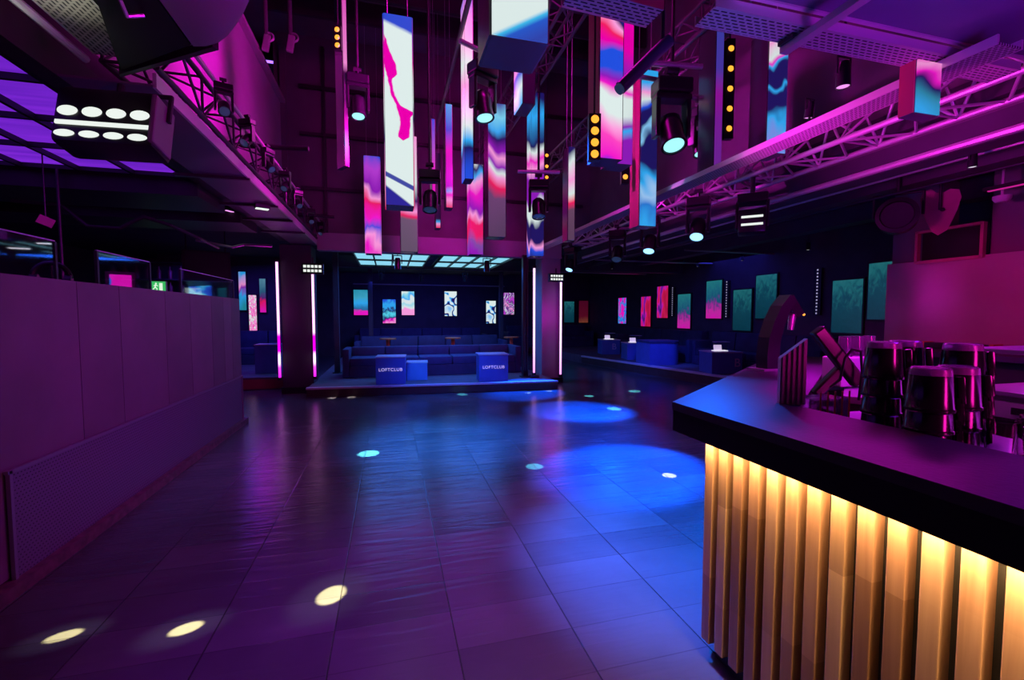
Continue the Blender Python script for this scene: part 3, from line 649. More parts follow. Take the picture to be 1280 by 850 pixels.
# A: tall white / magenta
def streak_video(name, w, h, es):
    """white picture with a magenta streak, blue top and navy foot (height from 0 foot to 1 top)"""
    m, t, b = nt(name); L = t.links
    def mth(op, a, c=None, clamp=False):
        n = t.nodes.new('ShaderNodeMath'); n.operation = op; n.use_clamp = clamp
        for i, v in enumerate((a, c)):
            if v is None: continue
            if isinstance(v, (int, float)): n.inputs[i].default_value = v
            else: L.new(v, n.inputs[i])
        return n.outputs[0]
    tc = t.nodes.new('ShaderNodeTexCoord'); sx = t.nodes.new('ShaderNodeSeparateXYZ'); L.new(tc.outputs['Object'], sx.inputs['Vector'])
    x = mth('DIVIDE', sx.outputs['X'], w)
    tt = mth('SUBTRACT', 1.0, mth('DIVIDE', sx.outputs['Z'], h))
    ns = t.nodes.new('ShaderNodeTexNoise'); ns.inputs['Scale'].default_value = 9.0; ns.inputs['Detail'].default_value = 3; L.new(tc.outputs['Object'], ns.inputs['Vector'])
    wob = mth('MULTIPLY', mth('SUBTRACT', ns.outputs['Fac'], 0.5), 0.16)
    xx = mth('ADD', x, wob)
    pts = [(0.0, -0.5, 0.0), (0.10, -0.5, 0.0), (0.13, -0.45, 0.05), (0.20, -0.4, 0.14), (0.26, -0.28, 0.22), (0.31, -0.24, 0.2), (0.335, -0.3, 0.08), (0.42, -0.2, 0.07), (0.47, -0.02, 0.10), (0.50, 0.25, 0.30), (0.53, 0.22, 0.2), (0.58, 0.2, 0.2), (0.635, 0.15, 0.22), (0.655, 0.12, 0.0)]
    r = ramp(t, [(p, (c + 0.5, hw, 0)) for p, c, hw in pts]); L.new(tt, r.inputs['Fac'])
    sp_ = t.nodes.new('ShaderNodeSeparateColor'); L.new(r.outputs['Color'], sp_.inputs['Color'])
    d = mth('ABSOLUTE', mth('SUBTRACT', mth('ADD', xx, 0.5), sp_.outputs['Red']))
    mag = mth('MULTIPLY', mth('SUBTRACT', sp_.outputs['Green'], d), 30.0, True)
    blue = mth('MULTIPLY', mth('SUBTRACT', mth('ADD', mth('MULTIPLY', xx, 0.05), 0.075), tt), 45.0, True)
    foot = mth('MULTIPLY', mth('SUBTRACT', tt, mth('ADD', mth('MULTIPLY', x, 0.11), 0.945)), 80.0, True)
    band = mth('MULTIPLY', mth('SUBTRACT', 0.016, mth('ABSOLUTE', mth('SUBTRACT', tt, mth('ADD', mth('MULTIPLY', x, 0.07), 0.87)))), 160.0, True)
    def mixc(f, a, c):
        n = t.nodes.new('ShaderNodeMix'); n.data_type = 'RGBA'; L.new(f, n.inputs['Factor'])
        for k, v in (('A', a), ('B', c)):
            if isinstance(v, tuple): n.inputs[k].default_value = (*v, 1)
            else: L.new(v, n.inputs[k])
        return n.outputs['Result']
    col = mixc(mag, WHT, MAG)
    col = mixc(blue, col, (0.02, 0.07, 0.62))
    col = mixc(band, col, (0.05, 0.07, 0.36))
    col = mixc(foot, col, (0.02, 0.02, 0.30))
    b.inputs['Base Color'].default_value = (0.01, 0.01, 0.012, 1); b.inputs['Roughness'].default_value = 0.35
    L.new(col, b.inputs['Emission Color']); b.inputs['Emission Strength'].default_value = es
    return m
mA = streak_video('video_white_magenta', 0.29, 1.95, 0.98)
mAs = led('video_side_pinkblue', [(0, RED), (0.2, PINK), (0.35, NAV), (0.5, WHT), (0.7, MAG), (1, BLU)], (2.75, 2.75, 1.6), 0.5, 0.6, 1.0, 1.0, 0.8, 1.95)
column('tall bright white video column with a magenta streak, biggest of the left half', (0.125, 5.02), 2.70, 4.65, 0.29, 0, mA, mAs, d=0.26)
mB = led('video_magenta_red', [(0, HOT), (0.16, PINK), (0.26, BLU), (0.36, HOT), (0.48, RED), (0.56, PINK), (0.66, PUR), (0.84, (0.5, 0.05, 0.7)), (1, BLU)], (3.3, 3.3, 1.28), 0.4, 0.7, 1.0, 2.2, 0.85, 1.8)
column('red and magenta video column left of the tall bright white column', (-0.28, 9.02), 2.70, 4.51, 0.28, 0, mB)
mC = led('video_grey_foot', [(0, (0.13, 0.09, 0.15)), (0.28, (0.16, 0.10, 0.18)), (0.31, RED), (0.36, PINK), (0.45, NAV), (0.6, WHT), (1, PINK)], (3, 3, 1), 0.5, 0.06, 1.0, 1.5, 0.85, 2.06)  # the unlit grey foot is painted as a faint glow in the ramp
column('video column with a grey unlit foot hanging behind the tall bright white column', (0.365, 8.5), 2.69, 4.75, 0.30, 0, mC, GREYS)
mD = led('video_white_slim', [(0, BLU), (0.1, NAV), (0.14, CYA), (0.22, WHT), (0.5, PINK), (0.62, WHT), (0.8, PINK), (1, BLU)], (2.2, 2.2, 0.96), 0.4, 0.5, 1.0, 2.7, 0.95, 2.1)
column('slim white pink video column seen nearly edge-on left of the centre moving head', (0.97, 5.6), 3.21, 5.35, 0.10, 0, mD, DARKS, d=0.24, m_left=mD)
mE = led('video_pink_cyan', [(0, PUR), (0.12, (0.2, 0.08, 0.4)), (0.24, RED), (0.38, RED), (0.46, PINK), (0.52, PUR), (0.68, HOT), (0.78, PINK), (0.86, CYA), (0.93, NAV), (1, WHT)], (3.3, 3.3, 1.44), 0.55, 0.45, 1.0, 3.3, 0.85, 1.7)
column('pink and blue video column low beside the stage beam, centre', (1.625, 8.63), 2.70, 4.4, 0.25, 0, mE)
mF = led('video_blue_pink_fade', [(0, (0.10, 0.05, 0.12)), (0.30, (0.16, 0.06, 0.18)), (0.38, RED), (0.46, PINK), (0.50, WHT), (0.55, PUR), (0.62, PINK), (0.66, PUR), (0.74, NAV), (0.8, CYA), (0.9, (0.2, 0.7, 0.95)), (1, (0.05, 0.1, 0.4))], (3.3, 3.3, 0.8), 0.5, 0.28, 1.0, 5.7, 0.85, 1.95)
column('blue to grey video column with a pink band below the near hanging column', (1.56, 6.62), 2.70, 4.63, 0.265, 0, mF, DARKS)
mG = led('video_white_pink_blue', [(0, CYA), (0.16, WHT), (0.3, BLU), (0.36, PINK), (0.5, HOT), (0.62, PINK), (0.75, WHT), (1, WHT)], (2.2, 2.2, 1.6), 0.4, 0.4, 1.0, 1.2, 0.95, 1.0)
column('short video column lit white pink on its left side right below the near hanging column', (1.505, 4.87), 3.85, 4.5, 0.14, 0, DARKS, DARKS, d=0.32, m_left=mG)
def diagonal_video(name, w, es):
    m, t, b = nt(name); L = t.links
    tc = t.nodes.new('ShaderNodeTexCoord'); sx = t.nodes.new('ShaderNodeSeparateXYZ'); L.new(tc.outputs['Object'], sx.inputs['Vector'])
    a = t.nodes.new('ShaderNodeMath'); a.operation = 'MULTIPLY_ADD'; a.inputs[1].default_value = -0.75; a.inputs[2].default_value = 0.5
    L.new(sx.outputs['X'], a.inputs[0])
    z = t.nodes.new('ShaderNodeMath'); z.operation = 'MULTIPLY_ADD'; z.inputs[1].default_value = 1.3; L.new(sx.outputs['Z'], z.inputs[0]); L.new(a.outputs[0], z.inputs[2])
    r = ramp(t, [(0.0, (0.02, 0.16, 0.6)), (0.46, (0.03, 0.06, 0.42)), (0.545, (0.02, 0.10, 0.6)), (0.575, (0.05, 0.5, 0.85)), (0.60, WHT), (1.0, WHT)])
    L.new(z.outputs[0], r.inputs['Fac']); L.new(r.outputs['Color'], b.inputs['Emission Color']); b.inputs['Emission Strength'].default_value = es
    b.inputs['Base Color'].default_value = (0.01, 0.01, 0.012, 1)
    return m
mH = diagonal_video('video_white_blue', 0.25, 0.95)
column('near white and blue video column cut by the top of the picture', (0.55, 1.905), 2.70, 3.75, 0.25, 0, mH, GREYS)
mI = led('video_blue_pink_white', [(0, NAV), (0.06, BLU), (0.09, PINK), (0.12, NAV), (0.2, NAV), (0.24, WHT), (0.32, WHT), (0.36, PUR), (0.5, PUR), (0.55, PINK), (0.6, HOT), (0.66, WHT), (0.7, NAV), (0.85, CYA), (1, NAV)], (2.75, 2.75, 0.8), 0.5, 0.30, 1.0, 8.0, 0.9, 3.1)
column('tall thin blue and pink video column right of centre by the stage beam', (2.825, 8.55), 2.70, 5.84, 0.255, 0, mI)
mJ = led('video_pink_white_big', [(0, (0.25, 0.02, 0.75)), (0.03, HOT), (0.14, (1, 0.06, 0.55)), (0.22, PINK), (0.30, WHT), (0.40, WHT), (0.455, HOT), (0.50, PUR), (0.56, BLU), (0.68, BLU), (0.74, MAG), (0.80, RED), (0.86, PINK), (0.90, NAV), (1, BLU)], (3.3, 3.3, 1.76), 0.5, 0.38, 1.0, 4.9, 0.98, 1.15)
mJs = led('video_white_marble', [(0, PUR), (0.15, PUR), (0.25, CYA), (0.3, PUR), (0.42, WHT), (0.62, WHT), (0.68, HOT), (0.75, WHT), (0.8, PUR), (1, MAG)], (2.2, 2.2, 0.96), 0.6, 0.5, 1.0, 2.9, 0.9, 1.15)
column('huge magenta white and blue video column right of centre', (1.635, 3.185), 2.72, 3.95, 0.19, 0, mJ, DARKS, d=0.19, m_left=mat('face_painted_magenta_light', (0.35, 0.05, 0.12), 0.35))  # left face: magenta light on an unlit side, put into its base colour
column('white marble video column just behind the huge magenta column', (2.39, 4.4), 3.13, 4.75, 0.24, 0, mJs, DARKS)
mK = led('video_blue_swirl', [(0, CYA), (0.12, (0.02, 0.2, 0.7)), (0.22, (0.35, 0.6, 0.95)), (0.30, CYA), (0.38, NAV), (0.56, NAV), (0.60, (0.25, 0.6, 0.95)), (0.63, NAV), (0.74, NAV), (0.78, BLU), (0.84, WHT), (0.92, PINK), (1, CYA)], (2.75, 2.75, 1.92), 0.7, 0.5, 1.0, 6.6, 0.85, 1.75)
column('blue swirl video column in front of the right channel', (2.88, 4.68), 2.56, 4.3, 0.21, 0, mK, DARKS, m_left=mat('face_painted_magenta_light', (0.3, 0.04, 0.10), 0.35))  # reddish left face carries the magenta light in its colour
mL = led('video_dark_swirl', [(0, CYA), (0.14, (0.2, 0.3, 0.85)), (0.26, CYA), (0.36, NAV), (0.50, NAV), (0.54, CYA), (0.57, NAV), (0.72, NAV), (0.76, CYA), (0.79, HOT), (0.83, WHT), (0.95, PINK), (1, WHT)], (2.75, 2.75, 2.08), 0.8, 0.5, 1.0, 11.0, 0.85, 1.1)
column('dark blue swirl video column with white top behind the right channel', (3.62, 3.64), 3.10, 4.25, 0.22, 0, mL, DARKS)
mM = led('video_teal_pink', [(0, CYA), (0.3, (0.02, 0.25, 0.4)), (0.5, NAV), (0.62, HOT), (0.85, PINK), (1, HOT)], (3.85, 3.85, 4), 0.7, 0.7, 1.0, 12.4, 0.8, 0.34)
column('short near video column with red-lit side at the top right', (3.0, 1.955), 2.69, 2.985, 0.19, 0, mM, DARKS, d=0.085, wires=False, m_left=mat('face_painted_red_light', (0.6, 0.06, 0.12), 0.4))  # red of the left side is light painted into the base colour
mN = led('video_thin_pink', [(0, (0.1, 0.05, 0.1)), (0.32, (0.14, 0.06, 0.12)), (0.40, RED), (0.50, WHT), (0.7, PINK), (0.85, WHT), (1, NAV)], (4.4, 4.4, 1.2), 0.6, 0.35, 1.0, 3.9, 0.9, 1.35)
column('thin pink white video column left of the huge magenta column', (2.56, 6.18), 2.62, 3.95, 0.10, 0, mN, DARKS, d=0.2)
mP = led('video_magenta_line', [(0, HOT), (0.4, HOT), (0.7, (0.5, 0.1, 0.7)), (1, BLU)], (1.65, 1.65, 0.8), 0.25, 0.3, 1.0, 1.9, 0.8, 1.3)
column('thin magenta line of a video column seen edge-on behind the bright white column', (0.69, 7.2), 3.25, 4.55, 0.05, 0, mP, DARKS, d=0.25)
mP2 = led('video_edge_red', [(0, RED), (0.08, PINK), (0.13, HOT), (0.17, CYA), (0.22, PUR), (0.55, HOT), (0.75, BLU), (1, CYA)], (1.65, 1.65, 0.8), 0.2, 0.15, 1.0, 0.9, 0.8, 1.6)
column('thin red and blue video column seen edge-on left of centre', (0.93, 7.2), 3.22, 4.8, 0.10, 0, mP2, DARKS, d=0.25)
column('tiny low video column end with blue and red bands behind a moving head', (0.80, 7.65), 2.98, 4.2, 0.075, 0, led('video_bands', [(0, RED), (0.05, PINK), (0.08, CYA), (0.12, DRK), (1, DRK)], (1.1, 1.1, 0.8), 0.1, 0.05, 1.0, 0.2, 0.8, 1.22), DARKS, d=0.2)
column('blue purple lit slim video column beside the amber lamps', (3.27, 4.02), 3.02, 4.7, 0.085, 0, led('unlit_face_painted_light', [(0, (0.25, 0.03, 0.5)), (0.3, (0.3, 0.02, 0.5)), (0.45, (0.45, 0.01, 0.5)), (0.6, (0.1, 0.06, 0.6)), (1, (0.05, 0.08, 0.6))], (1.1, 1.1, 0.8), 0.1, 0.1, 1.0, 0.0, 0.55, 1.68), DARKS, d=0.25)  # blue and purple light falling on an unlit side, drawn as emission
column('slim chrome pole with painted reflections left of the bright white column', (-0.48, 6.0), 3.36, 5.6, 0.05, 30, led('painted_pole_reflections', [(0, MAG), (0.12, CYA), (0.2, HOT), (0.35, DRK), (0.5, DRK), (0.55, PINK), (1, HOT)], (1.1, 1.1, 0.8), 0.15, 0.1, 1.0, 0.0, 0.7, 2.24), M['chrome'], d=0.2)  # chrome pole; its coloured reflections are painted as emission

# amber lamp bars
def amber_bar(label, loc, n, pitch, rotz):
    t = thing('amber_light_bar', label, 'stage light', loc, (0, 0, R(rotz)), 'amber lamp bars between the video columns')
    h = n * pitch
    br_ = B().box((0, 0.04, h / 2), (0.09, 0.06, h)).build('bar', M['blackgloss'], t)
    for k in range(n):
        B().lathe([(0, 0.02), (0.022, 0.014), (0.03, 0), (0, 0)], seg=14, mtx=Matrix.Rotation(R(90), 4, 'X')).build('lamp', M['amber'], br_, smooth=True, loc=(0, 0.008, pitch * (k + 0.5)))
    B().tube((0, 0.04, h), (0, 0.04, 6.98 - loc[2]), 0.008, 6).build('hanging_rod', M['darkmetal'], t)
    return t
amber_bar('bar of five amber lamps right of the slim blue purple column', (3.41, 4.02, 3.36), 5, 0.20, -14)
amber_bar('bar of amber lamps on the left edge of the huge magenta column', (1.50, 3.17, 2.70), 4, 0.085, -14)
amber_bar('bar of amber lamps right below the huge magenta column', (2.66, 4.8, 3.06), 2, 0.155, -14)
amber_bar('bar of three amber lamps behind the tall thin blue and pink column', (2.72, 7.7, 3.88), 3, 0.19, -14)
amber_bar('added amber lamps standing in for a reflection in the chrome pole far left', (-0.56, 5.94, 4.72), 3, 0.09, -14)  # amber reflection in the chrome pole, built as an added glowing bar

# ------------------------------------------------------------------ MOVING HEADS AND LAMPS
def moving_head(label, loc, aim, lens, s=1.0, rod=None, group='moving head lights', bar=0.0):
    """loc = head centre; aim = floor point the beam goes to"""
    loc = Vector(loc); d = (Vector(aim) - loc)
    yaw = math.atan2(d.x, d.y)
    t = thing('moving_head', label, 'stage light', loc, (0, 0, -yaw), group)
    el = math.atan2(-d.z, math.hypot(d.x, d.y))
    rot = Matrix.Rotation(-(math.pi / 2 + el), 4, 'X')   # local +Z -> beam direction
    prof = [(0, -0.14), (0.05, -0.135), (0.085, -0.10), (0.095, -0.02), (0.09, 0.08), (0.098, 0.13), (0.098, 0.15), (0.085, 0.15), (0.083, 0.142), (0, 0.142)]
    h = B().lathe([(r * s, z * s) for r, z in prof], seg=20, mtx=rot).build('head', M['black_plastic'], t, smooth=True)
    B().lathe([(0.0, 0.150 * s), (0.05 * s, 0.148 * s), (0.078 * s, 0.143 * s)], seg=20, mtx=rot).build('lens', lens, h, smooth=True)
    for sx in (-1, 1):
        B().box((sx * 0.125 * s, 0, 0.09 * s), (0.035 * s, 0.10 * s, 0.30 * s), bev=0.01 * s).build('yoke_arm', M['black_plastic'], t)
    B().box((0, 0, 0.25 * s), (0.29 * s, 0.12 * s, 0.045 * s), bev=0.01 * s).build('yoke_bridge', M['black_plastic'], t)
    B().box((0, 0, 0.33 * s), (0.28 * s, 0.17 * s, 0.11 * s), bev=0.015 * s).build('base', M['black_plastic'], t)
    B().tube((0, 0, 0.38 * s), (0, 0, 0.46 * s), 0.02 * s).tube((-0.05 * s, 0, 0.46 * s), (0.05 * s, 0, 0.46 * s), 0.03 * s).build('clamp', M['darkmetal'], t)
    if rod: B().tube((0, 0, 0.44 * s), (0, 0, rod - loc.z), 0.018).build('hanging_pole', M['darkmetal'], t)
    if bar: B().tube((-bar, 0.02, 0.50 * s), (bar, 0.02, 0.50 * s), 0.026).build('cross_pipe', M['alu'], t, smooth=True)
    return t
moving_head('moving head with cyan lens left of the bright white column', (-0.34, 6.05, 4.12), (-0.25, 5.19, 0), M['cyan_lens'], 0.95, 6.98)
moving_head('moving head hanging on a cross pipe at centre near the top', (1.03, 5.04, 3.86), (1.4, 4.3, 0), M['cyan_lens'], 1.1, 6.98, bar=0.32)
moving_head('dark moving head hanging right of the bright white column', (0.54, 6.17, 3.06), (0.4, 5.2, 0), M['dim_lens'], 1.0, 6.98)
moving_head('dark moving head hanging in front of the tall thin blue and pink column', (2.09, 6.27, 3.08), (1.9, 5.4, 0), M['dim_lens'], 1.0, 6.98, bar=0.3)
moving_head('big moving head tilted in front of the blue swirl column', (2.72, 4.02, 3.36), (2.57, 3.0, 0.9), M['cyan_lens'], 1.25, 6.98, bar=0.3)
moving_head('smaller moving head with cyan lens right of the blue swirl column', (3.33, 4.40, 3.44), (3.54, 3.6, 0.8), M['cyan_lens'], 0.9, 6.98, bar=0.22)
H7, H8, H9, H10, H11 = (3.80, 6.1, 2.62), (3.80, 5.0, 2.64), (3.85, 4.1, 2.62), (3.85, 7.2, 2.62), (3.85, 9.3, 2.64)
moving_head('moving head with bright blue lens under the right truss, farther of the middle pair', H7, (2.9, 5.2, 0), M['blue_lens'], 1.0)
moving_head('moving head with bright blue lens under the right truss, nearer of the middle pair', H8, (2.6, 3.9, 0), M['blue_lens'], 1.0)
moving_head('dim moving head under the right truss between the bright ones and the stage', H10, (2.9, 6.0, 0), M['dim_lens'], 1.0)
moving_head('moving head with blue lens at the stage end of the right truss', H11, (2.6, 8.4, 0), M['blue_lens'], 0.95)
# LED bar head
lb = thing('moving_head', 'boxy moving head with white light bars under the right truss', 'stage light', (3.85, 4.16, 2.55), (R(-8), 0, R(-42)), 'moving head lights')
lh = B().box((0, 0, 0), (0.27, 0.16, 0.26), bev=0.02).build('head', M['black_plastic'], lb, smooth=True)
for z in (0.04, -0.045): B().box((0, -0.085, z), (0.21, 0.01, 0.022)).build('light_bar', M['white_led'], lh)
for s in (-1, 1): B().box((s * 0.15, 0, 0.08), (0.03, 0.1, 0.3), bev=0.008).build('yoke_arm', M['black_plastic'], lb)
B().box((0, 0, 0.26), (0.3, 0.16, 0.1), bev=0.01).build('base', M['black_plastic'], lb)
B().tube((0, 0, 0.3), (0, 0, 0.53), 0.025).build('clamp', M['darkmetal'], lb)
# small par cans
def par(label, loc, lens, s=1.0, rx=0, rz=0, up=0.25):
    t = thing('spotlight', label, 'stage light', loc, (0, 0, rz))
    mt = Matrix.Rotation(R(rx), 4, 'X')
    cn = B().lathe([(0, 0.10 * s), (0.04 * s, 0.10 * s), (0.05 * s, 0.07 * s), (0.055 * s, -0.10 * s), (0.05 * s, -0.10 * s), (0.048 * s, -0.085 * s), (0, -0.085 * s)], seg=18, mtx=mt).build('can', M['black_plastic'], t, smooth=True)
    B().lathe([(0, -0.094 * s), (0.046 * s, -0.092 * s)], seg=18, mtx=mt).build('lens', lens, cn)
    B().path([(-0.07 * s, 0, 0), (-0.07 * s, 0, 0.14 * s), (0.07 * s, 0, 0.14 * s), (0.07 * s, 0, 0)], 0.008 * s).build('yoke', M['darkmetal'], t)
    B().tube((0, 0, 0.14 * s), (0, 0, up), 0.009).build('hanger', M['darkmetal'], t)
    return t
par('pink spotlight can hanging below the top right cable tray', (3.10, 2.55, 3.22), M['pink_lens'], 0.85, 0, 0, 3.7)
par('small spotlight above the right channel left of the pink can', (3.2, 2.9, 3.14), M['pink_lens'], 0.6, 10, 0, -0.17)
par('small white spotlight under the low right ceiling near the heart-shaped board', (4.8, 2.76, 2.85), M['white_dim'], 0.6, 0, 0, 0.35)
for i, (x, y, lab) in enumerate(((7.91, 10.39, 'small white ceiling spot near the rotated screens, third from the bar'), (8.1, 9.03, 'small white ceiling spot above the teal screens, second from the bar'), (8.03, 7.2, 'small white ceiling spot nearest the bar on the right'), (8.0, 12.67, 'small white ceiling spot, fourth from the bar on the right'), (6.01, 11.53, 'small white ceiling spot in front of the far beam on the right'))):
    par(lab, (x, y, 2.9), M['white_led'], 0.75, 0, 0, 0.3)
for (x, y, lab) in ((-0.2, 12.9, 'small spot hanging under the left cyan ceiling panel'), (0.9, 13.2, 'small spot hanging in the middle behind the cyan ceiling panels'), (2.1, 12.9, 'small spot hanging under the right cyan ceiling panel')):
    par(lab, (x, y, 2.6), M['dim_lens'], 1.0, 25, R(10), 0.5)
for (x, lab) in ((0.18, 'black can lamp hanging in front of the left cyan ceiling panel'), (2.1, 'black can lamp hanging in front of the right cyan ceiling panel')):
    par(lab, (x, 9.9, 2.62), M['dim_lens'], 1.2, 0, 0, 0.3)
# fixtures crowding the left truss
for k, (y, z, rz, tl_) in enumerate(((4.0, 3.02, 20, 'first'), (4.6, 3.0, -30, 'second'), (5.3, 2.99, 60, 'third'), (6.1, 3.0, -10, 'fourth'), (6.9, 2.98, 35, 'fifth'), (8.0, 2.98, 10, 'sixth'), (9.1, 2.98, -20, 'farthest'))):
    moving_head('small dark lamp head on the left truss, %s counted from the camera' % tl_, (-1.2, y, z + 0.10), (-1.17 + math.sin(R(rz)), y - math.cos(R(rz)), z - 0.9), M['dim_lens'], 0.45, group='small lamp heads on the left truss')
for k, (p0, p1, lab) in enumerate((((-1.62, 5.75, 3.42), (-0.85, 5.6, 3.40), 'black pipe sticking out from the left truss, nearer one'), ((-1.62, 8.8, 3.32), (-0.95, 8.9, 3.32), 'black pipe sticking out from the left truss, farther one'), ((-1.7, 3.35, 3.42), (-1.05, 3.3, 3.42), 'black pipe sticking out of the left truss next to the blinder lamp'))):
    tag(B().tube(p0, p1, 0.028, 12).build('pipe', M['black'], smooth=True), lab, 'pipe')
fl_ = thing('floodlight', 'small white green floodlight under the left channel', 'lamp', (-1.52, 6.35, 2.87), (0, 0, R(25)))
B().box((0, 0, 0.02), (0.16, 0.1, 0.05)).build('housing', M['darkmetal'], fl_)
B().box((0, 0, -0.008), (0.14, 0.07, 0.01)).build('lens', glow('green_white', (0.75, 1.0, 0.8), 1.3), fl_)
# blue cylinder pointing diagonally (near, top)
sn = thing('spotlight', 'dark blue tubular lamp pointing diagonally down in front of the huge column', 'stage light', (1.82, 2.73, 3.36))
B().tube((0, 0, 0), (-0.32, 0.06, -0.32), 0.042, 18).build('barrel', mat('blue_black_metal', (0.05, 0.06, 0.12), 0.3, 0.4), sn, smooth=True)
B().tube((-0.32, 0.06, -0.32), (-0.335, 0.063, -0.335), 0.036, 18).build('lens', M['dim_lens'], sn)
B().tube((-0.05, 0.0, -0.03), (-0.05, 0.0, 0.42), 0.014).build('hanger', M['darkmetal'], sn)
B().tube((-0.05, 0, 0.4), (-0.05, 0, 3.6), 0.014).build('hanging_pole', M['darkmetal'], sn)
tag(B().path([(2.44, 4.22, 3.95), (2.95, 4.2, 3.93)], 0.024).build('pipe', M['steel'], smooth=True), 'short steel pipe above the big tilted moving head', 'pipe')
# matrix lamps on the pillars
def matrix_lamp(label, loc, w, h, rz=0):
    t = thing('matrix_lamp', label, 'stage light', loc, (0, 0, R(rz)))
    hs_ = B().box((0, 0.05, 0), (w + 0.05, 0.1, h + 0.05), bev=0.01).build('housing', M['blackgloss'], t)
    for r_ in range(2):
        for k in range(5):
            B().box((-w / 2 + (k + 0.5) * w / 5, -0.004, (r_ - 0.5) * h * 0.52), (w / 5 * 0.72, 0.012, h * 0.3)).build('lamp', M['white_led'], hs_)
    B().tube((0, 0.05, h / 2), (0, 0.05, h / 2 + 0.14), 0.015).build('clamp', M['darkmetal'], t)
    return t
matrix_lamp('white matrix lamp at the top of the dark pillar', (-1.42, 9.45, 2.43), 0.34, 0.16)
matrix_lamp('white matrix lamp at the top of the purple pillar', (3.60, 9.5, 2.37), 0.30, 0.14)
# gallery glow behind the left upper wall
gl = thing('light_bar', 'glowing purple light bar in the gallery recess at the upper left', 'light', (-2.22, 10.2, 6.56), (0, R(8), R(-15)))
B().box((0, 0, 0.03), (0.42, 0.08, 0.06)).build('housing', M['black'], gl)
B().box((0, -0.02, -0.01), (0.38, 0.05, 0.03)).build('tube', M['purple_led'], gl)
for (x, y, lab) in ((-1.78, 7.98, 'pink hook clamp on the upper left wall edge, left one'), (-1.42, 7.9, 'pink hook clamp on the upper left wall edge, right one')):
    q = thing('hook', lab, 'hook', (x, y, 5.74))
    B().lathe([(0.06, -0.02), (0.08, 0), (0.06, 0.02), (0.045, 0), (0.06, -0.02)], seg=16, mtx=Matrix.Rotation(R(90), 4, 'X'), c=(0.04, 0, 0.1)).build('ring', M['alu'], q, smooth=True)
    B().box((0, 0, 0.0), (0.10, 0.06, 0.26), (0, R(10), 0), bev=0.02).build('body', M['alu'], q)
    B().tube((0, 0, 0.1), (0, 0, 1.25), 0.03).build('hanging_pipe', M['endwall'], q)

# ------------------------------------------------------------------ STAGE FURNITURE
def box_table(label, loc, w, d, h, word, lsize, lm, rotz=0, group='cube box tables', side=False):
    t = thing('box_table', label, 'table', loc, (0, 0, R(rotz)), group)
    bd_ = B().box((0, 0, h / 2), (w, d, h), bev=0.006).build('body', M['boxblue'], t)
    B().box((0, 0, h + 0.012), (w + 0.02, d + 0.02, 0.024), bev=0.004).build('tabletop', M['boxtop'], t)
    if word:
        text('lettering', word, lsize, lm, bd_, (0.0, -d / 2 - 0.003, h * 0.55), (R(90), 0, 0))
    return t
box_table('blue box table lettered LOFTCLUB at the stage front, left of the pair', (0.02, 9.38, 0.18), 0.56, 0.5, 0.52, 'LOFTCLUB', 0.086, M['letter'], -4)
box_table('blue box table lettered LOFTCLUB at the stage front, right of the pair', (2.05, 9.20, 0.18), 0.60, 0.5, 0.54, 'LOFTCLUB', 0.086, M['letter'], -4)
box_table('bright blue low cube on the stage right behind the left lettered box', (0.55, 9.75, 0.18), 0.42, 0.4, 0.36, None, 0, None, -4)
def sofa(label, loc, L, rotz=0, m=None, h=0.72, d=0.85, seats=4, group='long lounge sofas'):
    m = m or M['sofa']
    t = thing('sofa', label, 'sofa', loc, (0, 0, R(rotz)), group)
    B().box((0, 0, 0.12), (L, d, 0.24), bev=0.01).build('base', M['sofadark'], t)
    for k in range(seats):
        x = -L / 2 + (k + 0.5) * L / seats
        B().box((x, -0.05, 0.33), (L / seats - 0.012, d - 0.12, 0.18), bev=0.035).build('seat_cushion', m, t, smooth=True)
        B().box((x, d / 2 - 0.12, h / 2 + 0.2), (L / seats - 0.012, 0.2, h - 0.4), (R(-6), 0, 0), bev=0.04).build('back_cushion', m, t, smooth=True)
    B().box((0, d / 2 - 0.03, h / 2), (L, 0.08, h), bev=0.015).build('backrest', m, t)
    for s in (-1, 1): B().box((s * (L / 2 + 0.07), 0, 0.31), (0.14, d, 0.62), bev=0.03).build('armrest', m, t, smooth=True)
    return t
sofa('long blue sofa in the first row on the stage behind the lettered boxes', (1.0, 10.65, 0.185), 3.7, 0, h=0.62, seats=5)
sofa('long blue sofa in the second row on the stage', (1.2, 13.3, 0.185), 4.0, 0, h=0.74, seats=5)
sofa('long blue sofa in the back row against the stage wall', (1.2, 17.55, 0.185), 4.6, 0, h=0.85, seats=6)
sofa('dark blue sofa along the right wall behind the near box table', (8.03, 8.4, 0.255), 3.4, -90, M['sofadark'], d=0.7, h=0.85, seats=4)
sofa('dark blue sofa along the right wall farther from the bar', (8.03, 12.4, 0.255), 3.8, -90, M['sofadark'], d=0.7, h=0.85, seats=4)
sofa('dark blue sofa against the far wall on the right side', (6.3, 17.55, 0.255), 3.4, 0, M['sofadark'], h=0.85, seats=4)
sofa('blue sofa on the small platform left of the dark pillar', (-3.6, 13.5, 0.255), 2.2, 0, M['sofa'], h=0.85, seats=3)
box_table('blue box table on the small platform left of the dark pillar', (-2.62, 11.2, 0.25), 0.48, 0.46, 0.62, None, 0, None, 0)
